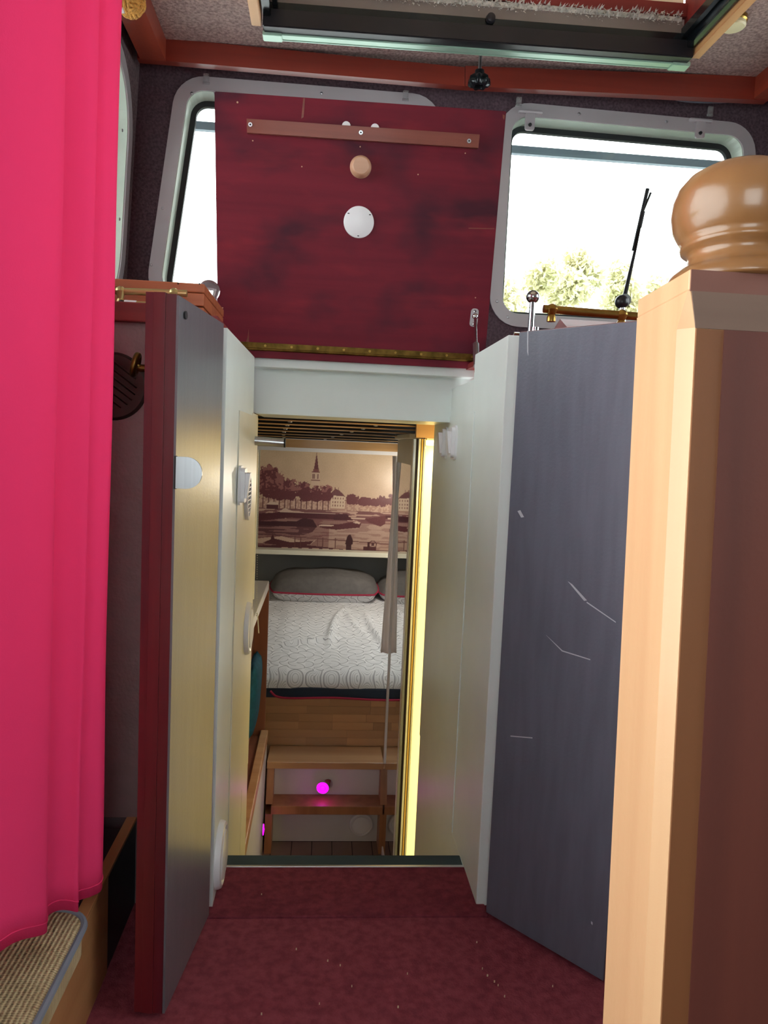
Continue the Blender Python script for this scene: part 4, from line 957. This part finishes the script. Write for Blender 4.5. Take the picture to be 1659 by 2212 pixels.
obj('bottom_edge', bx((pxl-.03, PY-.02, pz0-.03), (PXR, PY+.01, pz0)), 'slat', pc)
a = at(700, 1190, y=PY-.12); b = at(700, 1201, y=PY-.12)
sh = tag(obj('shelf', bx((CXL, PY-.12, b.z), (CXR, 6.10, a.z-.004), .003), 'cream'), 'cream shelf board between the picture and the pillow niche', 'shelf')
struct('trim_13', bx((pxl-.075, PY-.02, pz0), (pxl-.008, PY+.02, 1.2)), 'cream', 'cream upright at the edge of the harbour picture', 'post')

# ------------------------------------------------------------------ bed
BY = 4.0; MZ = at(700, 1508, y=BY).z; SZ = at(700, 1497, y=BY).z
bed = thing('bed', 'raised double bed with stave wood front board', 'bed', (.3, 5.0, FZ))
BX0, BX1 = -.262, 1.0
z0b, z1b = at(700, 1610, y=BY).z, MZ
rows = 6; rh_ = (z1b-z0b)/rows; rnd = random.Random(11)
obj('front_core', bx((BX0, BY+.012, FZ+.002), (BX1, BY+.04, z1b-.004)), 'beech_x', bed)
sm = {}
for r in range(rows):
    x = BX0
    while x < BX1-.01:
        w = min(rnd.choice((.18, .26, .34, .22)), BX1-x)
        if BX1-(x+w) < .08: w = BX1-x
        key = round(w, 3)
        if key not in sm:
            o = obj('stave', bx((0, 0, 0), (w-.0008, .014, rh_-.0008), .0004), 'stave', bed, local=True); sm[key] = o.data
        else:
            o = bpy.data.objects.new('stave', sm[key]); COL.objects.link(o); o.parent = bed
        o.location = Vector((x, BY, z0b+r*rh_))-ORG[bed.name]
        x += w
obj('base', bx((CXL+.04, BY+.04, FZ+.05), (BX1, 6.095, z1b-.01)), 'sidepanel', bed)
# mattress with fitted patterned sheet
bm = B(); NXm, NYm = 130, 110; Xa, Xb, Ya, Yb = -.93, 1.0, BY-.01, 6.08
zt0 = at(700, 1440, y=4.12).z
rows_ = []
for j in range(NYm+1):
    s = j/NYm
    row = []
    for i in range(NXm+1):
        x = Xa+(Xb-Xa)*i/NXm
        if s < .16:      # rolled front edge
            a = s/.16*math.pi/2; y = Ya+.10*(1-math.cos(a)); z = (MZ+.055)+(zt0-MZ-.055)*math.sin(a)
        else:
            q = (s-.16)/.84; y = Ya+.10+(Yb-Ya-.10)*q; z = zt0+.10*q
        amp = .5 if s < .16 else 1
        w = Vector((x, y, 0))
        z += amp*(.016*noise.noise(Vector((x*3.2, y*1.1, 5)))+.010*abs(noise.noise(Vector((x*8, y*2.0, 9)))))
        for cxr, cyr, ang, st_, ln in ((.10, 4.9, 1.45, .020, .5), (.36, 4.75, 1.7, .022, .55), (.23, 5.0, 1.75, .010, .4), (-.05, 4.55, .5, .012, .28)):
            dx, dy = x-cxr, y-cyr; al = dx*math.cos(ang)+dy*math.sin(ang); ac = -dx*math.sin(ang)+dy*math.cos(ang)+.15*al*al
            if abs(al) < ln: z += 1.7*st_*math.exp(-(ac/.018)**2)*(1-(al/ln)**2)
        if s < .25:
            y += .008*noise.noise(Vector((x*4, z*26, 2)))
        row.append(bm.verts.new((x, y, z)))
    rows_.append(row)
for j in range(NYm):
    for i in range(NXm): bm.faces.new((rows_[j][i], rows_[j][i+1], rows_[j+1][i+1], rows_[j+1][i]))
sheet = tag(obj('bed_sheet', bm, 'fan', None, 'full'), 'white wrinkled bed sheet with grey fan pattern over the mattress', 'bed sheet')
ms = thing('mattress', 'navy mattress edge with red piping under the patterned sheet', 'mattress', (.35, 5.0, MZ))
obj('core', bx((Xa+.02, BY+.03, MZ), (Xb-.02, 6.05, zt0-.05), .02), 'navy', ms)
obj('band', bx((Xa, BY-.012, MZ), (Xb, BY+.03, MZ+.062), .01), 'navy', ms)
obj('piping', tube(B(), bend([(-.235, BY-.02, MZ+.04), (-.20, BY-.022, MZ+.012), (-.12, BY-.022, MZ+.004), (.1, BY-.022, MZ+.010), (.35, BY-.022, MZ+.002), (.7, BY-.022, MZ+.006)], 8), .006, 8), 'redpipe', ms, True)
def pillow(label, cx, cy, cz_, L, D, H, rz_, tilt):
    t = thing('pillow', label, 'pillow', (cx, cy, cz_), 'pillows at the head of the bed')
    def f3(u, v, s): # u,v in [-1,1]
        e = (1-abs(u)**3.2)*(1-abs(v)**3.2); pin = 1-.10*(abs(u)*abs(v))**2
        hgt = H*.5*math.sqrt(max(0, e))*(1+.12*noise.noise(Vector((u*2+cx, v*2, s*3))))
        x = u*L/2*pin; y = v*D/2*pin; z = s*hgt
        return Vector((x, y, z+H*.5))
    R = Matrix.Rotation(rz_, 4, 'Z') @ Matrix.Rotation(tilt, 4, 'X')
    for s, nm, m in ((1, 'upper_case', 'pillowgrey'), (-1, 'lower_case', 'fan')):
        b = B(); g = [[b.verts.new(R @ f3(-1+2*i/28, -1+2*j/20, s)) for i in range(29)] for j in range(21)]
        for j in range(20):
            for i in range(28): b.faces.new((g[j][i], g[j][i+1], g[j+1][i+1], g[j+1][i]))
        obj(nm, b, m, t, 'full', True)
    ed = [(-1+2*i/16, -1) for i in range(16)]+[(1, -1+2*i/10) for i in range(10)]+[(1-2*i/16, 1) for i in range(16)]+[(-1, 1-2*i/10) for i in range(10)]
    obj('piping', tube(B(), [R @ f3(u, v, 0) for u, v in ed], .007, 6, True), 'redpipe', t, True, True)
    return t
pc0 = at(706, 1326, y=5.45)
pillow('grey pillow with red piping and patterned underside on the sheet', at(700, 1290, y=5.62).x, 5.68, pc0.z+.035, .80, .42, .25, .0, .10)
pillow('grey pillow half hidden behind the hanging cloth', at(905, 1290, y=5.7).x+.075, 5.76, pc0.z+.03, .80, .40, .23, .0, .10)

# ------------------------------------------------------------------ steps to the bed
sp = thing('bed_steps', 'two beech steps with white risers leading up to the bed', 'steps', (.05, 3.85, FZ))
SX0, SX1 = at(577, 1640, y=3.785).x, .362
tz1 = at(700, 1647, y=3.785).z; tz2 = at(700, 1742, y=3.727).z
t1h = .036
obj('tread', bx((SX0, 3.785, tz1-t1h), (SX1, 3.999, tz1), .003), 'beech_x', sp)
obj('tread', bx((SX0+.03, 3.727, tz2-.044), (SX1, 3.86, tz2), .003), 'stringer', sp)
obj('riser', bx((SX0+.02, 3.86, tz2), (SX1, 3.872, tz1-t1h)), 'cabinwhite', sp)
obj('riser', bx((SX0+.02, 3.86, FZ), (SX1, 3.872, tz2-.044)), 'cabinwhite', sp)
for x in (SX0+.002, at(829, 1700, y=3.78).x-.018):
    hexb = hexa(B(), [(x, 3.735, FZ), (x+.034, 3.735, FZ), (x+.034, 3.859, FZ), (x, 3.859, FZ), (x, 3.735, tz2-.046), (x+.034, 3.735, tz2-.046), (x+.034, 3.859, tz2-.046), (x, 3.859, tz2-.046)]); obj('stringer', hexb, 'stringer', sp)
    hexb = hexa(B(), [(x, 3.745, tz2+.001), (x+.034, 3.745, tz2+.001), (x+.034, 3.859, tz2+.001), (x, 3.859, tz2+.001), (x, 3.80, tz1-t1h-.001), (x+.034, 3.80, tz1-t1h-.001), (x+.034, 3.859, tz1-t1h-.001), (x, 3.859, tz1-t1h-.001)]); obj('stringer', hexb, 'stringer', sp)
# round vents on the lower riser
def lowvent(px, label):
    c = at(px, 1780, y=3.858); t = disc_vent(label, (c.x, 3.858, c.z), (0, -1, 0), .062)
lowvent(780, 'round white vent on the lowest riser of the bed steps')
# magenta reading lamps
c = at(703, 1697, y=3.855); ml = thing('step_lamp', 'glowing magenta lamp on the riser above the lower step', 'lamp', (c.x, 3.855, tz2))
obj('mount', lathe(B(), [(0, .0), (.024, .0), (.026, -.008), (.022, -.014), (.012, -.03)], (c.x+.012, 3.859, c.z+.010), (0, 1, 0), 24), 'chrome', ml, True)
q = at(697, 1702, y=3.80); ax = Vector((-.12, -.96, -.12))
obj('head', lathe(B(), [(0, -.035), (.018, -.03), (.030, -.012), (.031, 0)], q, ax, 28), 'chrome', ml, True)
obj('lens', lathe(B(), [(.031, 0), (.030, .004), (.016, .004), (.015, .002), (.009, .003), (0, .005)], q, ax, 32), 'magenta', ml, True)
lr = Vector(q)+ax*.0045; l1 = ax.orthogonal().normalized(); l2 = ax.cross(l1).normalized()
obj('lens_ring', tube(B(), [lr+(l1*math.cos(a)+l2*math.sin(a))*.0145 for a in np.linspace(0, 2*math.pi, 25)[:-1]], .0016, 6, True), 'magentaring', ml, True)
lt = bpy.data.lights.new('magenta_glow', 'POINT'); lt.color = (1, .05, .9); lt.energy = .05; lt.shadow_soft_size = .02
lo_ = bpy.data.objects.new('magenta_glow', lt); COL.objects.link(lo_); lo_.parent = ml; lo_.location = Vector(q)+ax*.03-ORG[ml.name]

# ------------------------------------------------------------------ counter, bench side and cushion in the cabin
CZ = .35
ctp = tag(obj('worktop', bx((CXL+.002, 2.62, CZ-.045), (-.252, 3.86, CZ), .003), 'plastic'), 'white counter top along the cabin side', 'counter')
cab = thing('counter_cabinet', 'brown wooden cabinet front below the white counter', 'cabinet', (-.45, 3.3, FZ))
obj('back_panel', bx((-.36, 2.62, FZ+.56), (-.335, 3.86, CZ-.047)), 'sidepanel', cab)
obj('end_board', bx((-.36, 3.86, FZ), (-.250, 3.885, CZ-.02), .002), 'sidepanel', cab)
obj('upright', bx((-.334, 3.60, FZ+.56), (-.318, 3.858, CZ-.047)), 'sidepanel', cab)
zs_ = -.42
be = thing('low_bench', 'low cabin bench with wooden rail and white front beside steps', 'bench', (-.45, 3.2, FZ))
obj('rail', bx((-.270, 2.50, zs_-.05), (-.232, 3.855, zs_), .004), 'beech_x', be)
obj('seat_board', bx((CXL+.03, 2.50, zs_-.06), (-.271, 3.855, zs_-.03)), 'sidepanel', be)
obj('front_panel', bx((-.265, 2.50, FZ), (-.236, 3.855, zs_-.052)), 'cabinwhite', be)
a = at(551, 1650, x=-.29)
bm = B(); 
for i in range(1): pass
tc_ = thing('throw_cushion', 'teal cushion leaning on the cabin seat', 'cushion', (-.31, a.y, zs_))
b = B(); g2 = {}
for s in (1, -1):
    g = []
    for j in range(15):
        row = []
        for i in range(15):
            u, v = -1+2*i/14, -1+2*j/14; e = (1-u**4)*(1-v**4); pin = 1-.08*(u*v)**2
            row.append(b.verts.new((s*.035*math.sqrt(max(0, e))+.01*v, u*.20*pin, .21+v*.20*pin)))
        g.append(row)
    for j in range(14):
        for i in range(14): b.faces.new((g[j][i], g[j][i+1], g[j+1][i+1], g[j+1][i]))
bmesh.ops.remove_doubles(b, verts=b.verts[:], dist=1e-5)
obj('cover', b, 'teal', tc_, 'full', True)
c = at(565, 1792, x=-.236); sl = thing('side_lamp', 'small glowing magenta lamp on the white seat front', 'lamp', (-.236, c.y, c.z-.03))
obj('bezel', lathe(B(), [(.030, 0), (.034, .002), (.034, .006), (.028, .008)], (-.236, c.y, c.z), (1, 0, 0), 28), 'chrome', sl, True)
obj('lens', lathe(B(), [(.028, .002), (.026, .010), (0, .014)], (-.236, c.y, c.z), (1, 0, 0), 28), 'magenta', sl, True)
# roller blind edge and bead chain by the counter
rb = thing('roller_blind', 'cream roller blind edge with bead chain above the counter', 'blind', (-.27, 3.0, .35))
a1_ = at(560, 985, y=3.30); a2_ = at(552, 1245, y=3.30)
obj('blind_edge', bx((a2_.x-.03, 3.29, CZ+.02), (a1_.x-.004, 3.31, 1.0), .002), 'cream', rb)
obj('blind', bx((CXL+.012, 2.9, CZ+.03), (CXL+.015, 4.8, 1.04)), 'lidcream', rb)
bm = B()
for i in range(26):
    s = i/25; q = at(557+3*s-1, 1325+42*s, y=2.9); sphere(bm, q, .0022, n=4)
obj('bead_chain', bm, 'cream', rb, True)
bm = B()
for i in range(70):
    s = i/69; q = at(559-5*s, 985+345*s, y=2.9); sphere(bm, q, .0018, n=3)
obj('upper_chain', bm, 'cream', rb, True)

# ------------------------------------------------------------------ wardrobe with mirrored door and lit recess
MXx = .362
wd = thing('mirror_door', 'white framed wardrobe door with tall mirror beside the bed steps', 'wardrobe door', (MXx, 3.4, FZ))
yA, yB = 3.16, 3.80; zT = 1.085
obj('frame_top', bx((MXx, yA, zT-.11), (MXx+.025, yB, zT), .003), 'cream', wd)
obj('frame_far', bx((MXx-.002, yB-.03, tz1+.002), (MXx+.025, yB, zT-.11), .002), 'plastic', wd)
obj('frame_near', bx((MXx, yA, FZ+.01), (MXx+.025, yA+.03, zT-.11), .002), 'plastic', wd)
obj('frame_bottom', bx((MXx, yA+.03, FZ+.01), (MXx+.025, yB-.1, FZ+.06), .002), 'plastic', wd)
obj('mirror', bx((MXx+.004, yA+.03, FZ+.06), (MXx+.012, yB-.03, zT-.11)), 'mirror', wd)
obj('glass_edge', bx((MXx+.001, yA+.028, FZ+.06), (MXx+.006, yA+.036, zT-.11)), 'glassedge', wd)
obj('cornice', bx((MXx-.015, yA-.01, zT), (MXx+.045, yB+.02, zT+.022), .004), 'cream', wd)
wa = thing('wardrobe', 'wardrobe body behind the mirrored door', 'wardrobe', (.7, 3.4, FZ))
obj('side', bx((MXx+.028, 3.75, FZ), (CXR, 3.80, zT)), 'cream', wa)
# chrome and gold profiles at the recess, warm lit back
def profile(name, px0, px1, Y, m, r=.0):
    a = at(px0, 1300, y=Y); b = at(px1, 1300, y=Y)
    return bx((a.x, Y, FZ), (b.x, Y+.012, 1.085), .002), m
sc = thing('recess_profiles', 'upright chrome and gold edge profiles beside the lit yellow recess', 'profile', (.39, 2.95, FZ))
for nm, x0, x1, Y, m in (('chrome_profile', 877, 884, 2.97, 'chrome'), ('dark_profile', 884, 888, 2.965, 'bronze'), ('chrome_profile', 888, 894, 2.955, 'chrome'), ('gold_profile', 894, 899, 2.95, 'gold'), ('chrome_profile', 899, 904, 2.945, 'chrome')):
    bm, mm = profile(nm, x0-0, x1-0, Y, m); obj(nm, bm, mm, sc)
ya0 = at(903, 1300, y=2.97).x
struct('wall_recess', bx((ya0, 2.975, FZ), (CXR, 2.99, 1.09)), 'yellowwall', 'pale yellow recess wall lit by a warm lamp beside cabin entrance', 'wall')
struct('trim_14', bx((at(898, 935, y=2.95).x, 2.93, 1.088), (CXR, 2.96, 1.15)), 'slat', 'pine header over the lit yellow recess', 'header')
rl = thing('recess_lamp', 'bright warm strip lamp at the top of the yellow recess', 'lamp', (.45, 2.93, 1.06))
obj('diffuser', bx((at(922, 945, y=2.95).x, 2.945, 1.060), (.70, 2.972, 1.080), .004), 'warmlamp', rl)
obj('housing', bx((at(922, 945, y=2.95).x, 2.945, 1.080), (.70, 2.972, 1.087)), 'cream', rl)
al = bpy.data.lights.new('recess_light', 'AREA'); al.shape = 'RECTANGLE'; al.size = .25; al.size_y = .05; al.energy = 2.5; al.color = (1, .86, .55)
ao = bpy.data.objects.new('recess_light', al); COL.objects.link(ao); ao.parent = rl; ao.location = Vector((.56, 2.90, 1.055))-ORG[rl.name]
vl = thing('recess_fill_lamp', 'unseen upright warm lamp added to light the yellow recess evenly', 'lamp', (.55, 2.74, -.9))  # lamp out of view, added so the recess wall is lit evenly
obj('diffuser', bx((.53, 2.736, -.88), (.57, 2.748, .98), .003), 'warmlamp', vl)
vla = bpy.data.lights.new('recess_fill_light', 'AREA'); vla.shape = 'RECTANGLE'; vla.size = .05; vla.size_y = 1.8; vla.energy = 4.2; vla.color = (1, .87, .56)
vlo = bpy.data.objects.new('recess_fill_light', vla); COL.objects.link(vlo); vlo.parent = vl; vlo.rotation_euler = (math.radians(90), 0, 0); vlo.location = Vector((.55, 2.752, .05))-ORG[vl.name]
# hanging cloth by the mirror
bm = B(); g = []
for j in range(31):
    s = j/30; py = 985+425*s; xl = 848-26*max(0, (s-.2))/.8; q = at(xl, py, y=3.84); q2 = at(853-14*s, py, y=3.84); row = []
    for i in range(7):
        t_ = i/6; row.append(bm.verts.new((q.x+(q2.x+.012-q.x)*t_, 3.84+.012*math.sin(t_*7), q.z)))
    g.append(row)
for j in range(30):
    for i in range(6): bm.faces.new((g[j][i], g[j][i+1], g[j+1][i+1], g[j+1][i]))
hc = tag(obj('hanging_cloth', bm, 'cloth', None, 'full'), 'pale pinkish cloth strip hanging beside the mirror door', 'cloth')
s_ = hc.modifiers.new('thick', 'SOLIDIFY'); s_.thickness = .004
# cabin ceiling lamp (warm)
cla = thing('cabin_lamp', 'warm ceiling lamp above the bed inside the cabin', 'lamp', (.62, 5.1, .80))
obj('shade', lathe(B(), [(.055, .02), (.06, .03), (.05, .075), (.02, .09)], (.62, 5.1, .82), n=24), 'cream', cla, True)
obj('stem', tube(B(), [(.62, 5.1, .90), (.62, 5.1, 1.2)], .006, 8), 'brass', cla, True)
pl_ = bpy.data.lights.new('cabin_light', 'POINT'); pl_.energy = 10; pl_.color = (1, .90, .74); pl_.shadow_soft_size = .05
po = bpy.data.objects.new('cabin_light', pl_); COL.objects.link(po); po.parent = cla; po.location = Vector((.62, 5.1, .78))-ORG[cla.name]

# ------------------------------------------------------------------ outside: visor bar, wiper, trees, ground
a = at(385, 262, y=2.74); b = at(1590, 333, y=2.74); a2 = at(385, 277, y=2.74); b2 = at(1590, 312, y=2.74)
struct('trim_15', bx((-1.1, 2.735, a2.z), (2.0, 2.755, a.z+.004)), 'deckbar', 'grey rain speckled bar crossing outside the front windows', 'bar')
wp = at(1347, 650, y=2.68); we = at(1399, 408, y=2.68); wm = at(1372, 540, y=2.68)
wi = thing('wiper', 'black windscreen wiper standing outside the window by the newel post', 'wiper', wp)
obj('arm', tube(B(), [wp, wm, wm.lerp(we, .55)], [.008, .005, .004], 10), 'black', wi, True)
obj('blade', tube(B(), [wp.lerp(we, .45)+Vector((-.006, .0, 0)), we], [.004, .007], 8), 'rubber', wi, True)
obj('blade_clip', tube(B(), [wp.lerp(we, .66), wp.lerp(we, .80)], .0085, 8), 'black', wi, True)
obj('rubber_tail', tube(B(), [wp.lerp(we, .78), we+Vector((.012, 0, -.012))], [.003, .004], 8), 'rubber', wi, True)
obj('pivot', lathe(B(), [(.022, 0), (.022, .02), (.014, .035), (0, .04)], (wp.x, 2.665, wp.z), (0, 1, 0), 20), 'steel', wi, True)
struct('ground', bx((-60, 6.5, -1.6), (60, 120, -1.5)), 'ground', 'grassy bank beyond the boat seen past the trees', 'ground')
struct('hull', plate(B(), [(-1.3, 2.70), (1.4, 2.70), (1.4, 6.4), (-1.3, 6.4)], [inset(SKY, -.035)], lambda u, v, w: Vector((u, v, 1.255+w)), .03), 'hull', 'pale foredeck of the boat ahead of the windows', 'deck')
def tree(label, px, py, Y, w, hf, n, seed):
    top = at(px, py, y=Y); rnd = random.Random(seed)
    t = thing('tree', label, 'tree', (top.x, Y, -1.5), 'trees beyond the windows')
    H = top.z+1.5
    obj('trunk', tube(B(), [(top.x, Y, -1.5), (top.x+.1, Y, -1.5+H*.5), (top.x, Y, top.z-H*.35)], [.16, .10, .04], 8), 'bark', t, True)
    vs = []; fs = []
    lobes = [(rnd.uniform(-1, 1)*w*.8, rnd.uniform(-1, 1)*w*.7, rnd.uniform(.30, .95)) for _ in range(16)]+[(0, 0, .95)]
    for i in range(n):
        lx, ly, lh = rnd.choice(lobes); k_ = 1.15-lh
        r = w*.34*(.6+k_); d_ = Vector((rnd.gauss(0, 1), rnd.gauss(0, 1), rnd.gauss(0, 1.1))); d_ = d_.normalized()*r*rnd.random()**.45
        c = Vector((top.x+lx*k_*1.3+d_.x, Y+ly*k_*1.3+d_.y, -1.5+H*lh+d_.z*.9))
        if c.z > top.z+.1: continue
        s = rnd.uniform(.035, .085)*Y/12; a = Vector((rnd.gauss(0, 1), rnd.gauss(0, 1), rnd.gauss(0, 1))).normalized(); b = a.orthogonal().normalized()
        k0 = len(vs); vs += [c-a*s, c+b*s*.55, c+a*s, c-b*s*.55]; fs.append((k0, k0+1, k0+2, k0+3))
    me = bpy.data.meshes.new('foliage'); org = ORG[t.name]; me.from_pydata([tuple(v-org) for v in vs], [], fs); me.materials.append(M['leaf'])
    o = bpy.data.objects.new('foliage', me); COL.objects.link(o); o.parent = t
tree('small leafy tree just past the edge of the red hatch', 1092, 585, 10.0, .85, .7, 5200, 1)
tree('pale leafy tree behind the chrome control lever', 1180, 550, 13.0, 1.2, .7, 7500, 2)
tree('tallest pale tree between control lever and wiper', 1250, 530, 17.0, 1.5, .7, 8500, 3)
tree('thin airy tree directly behind the wiper', 1335, 560, 22.0, 1.9, .6, 6500, 4)
tree('sparse low tree behind the newel post edge', 1420, 595, 28.0, 2.3, .6, 5200, 5)
tree('distant small tree top seen above the wooden box', 372, 598, 16.0, .8, .6, 2000, 6)
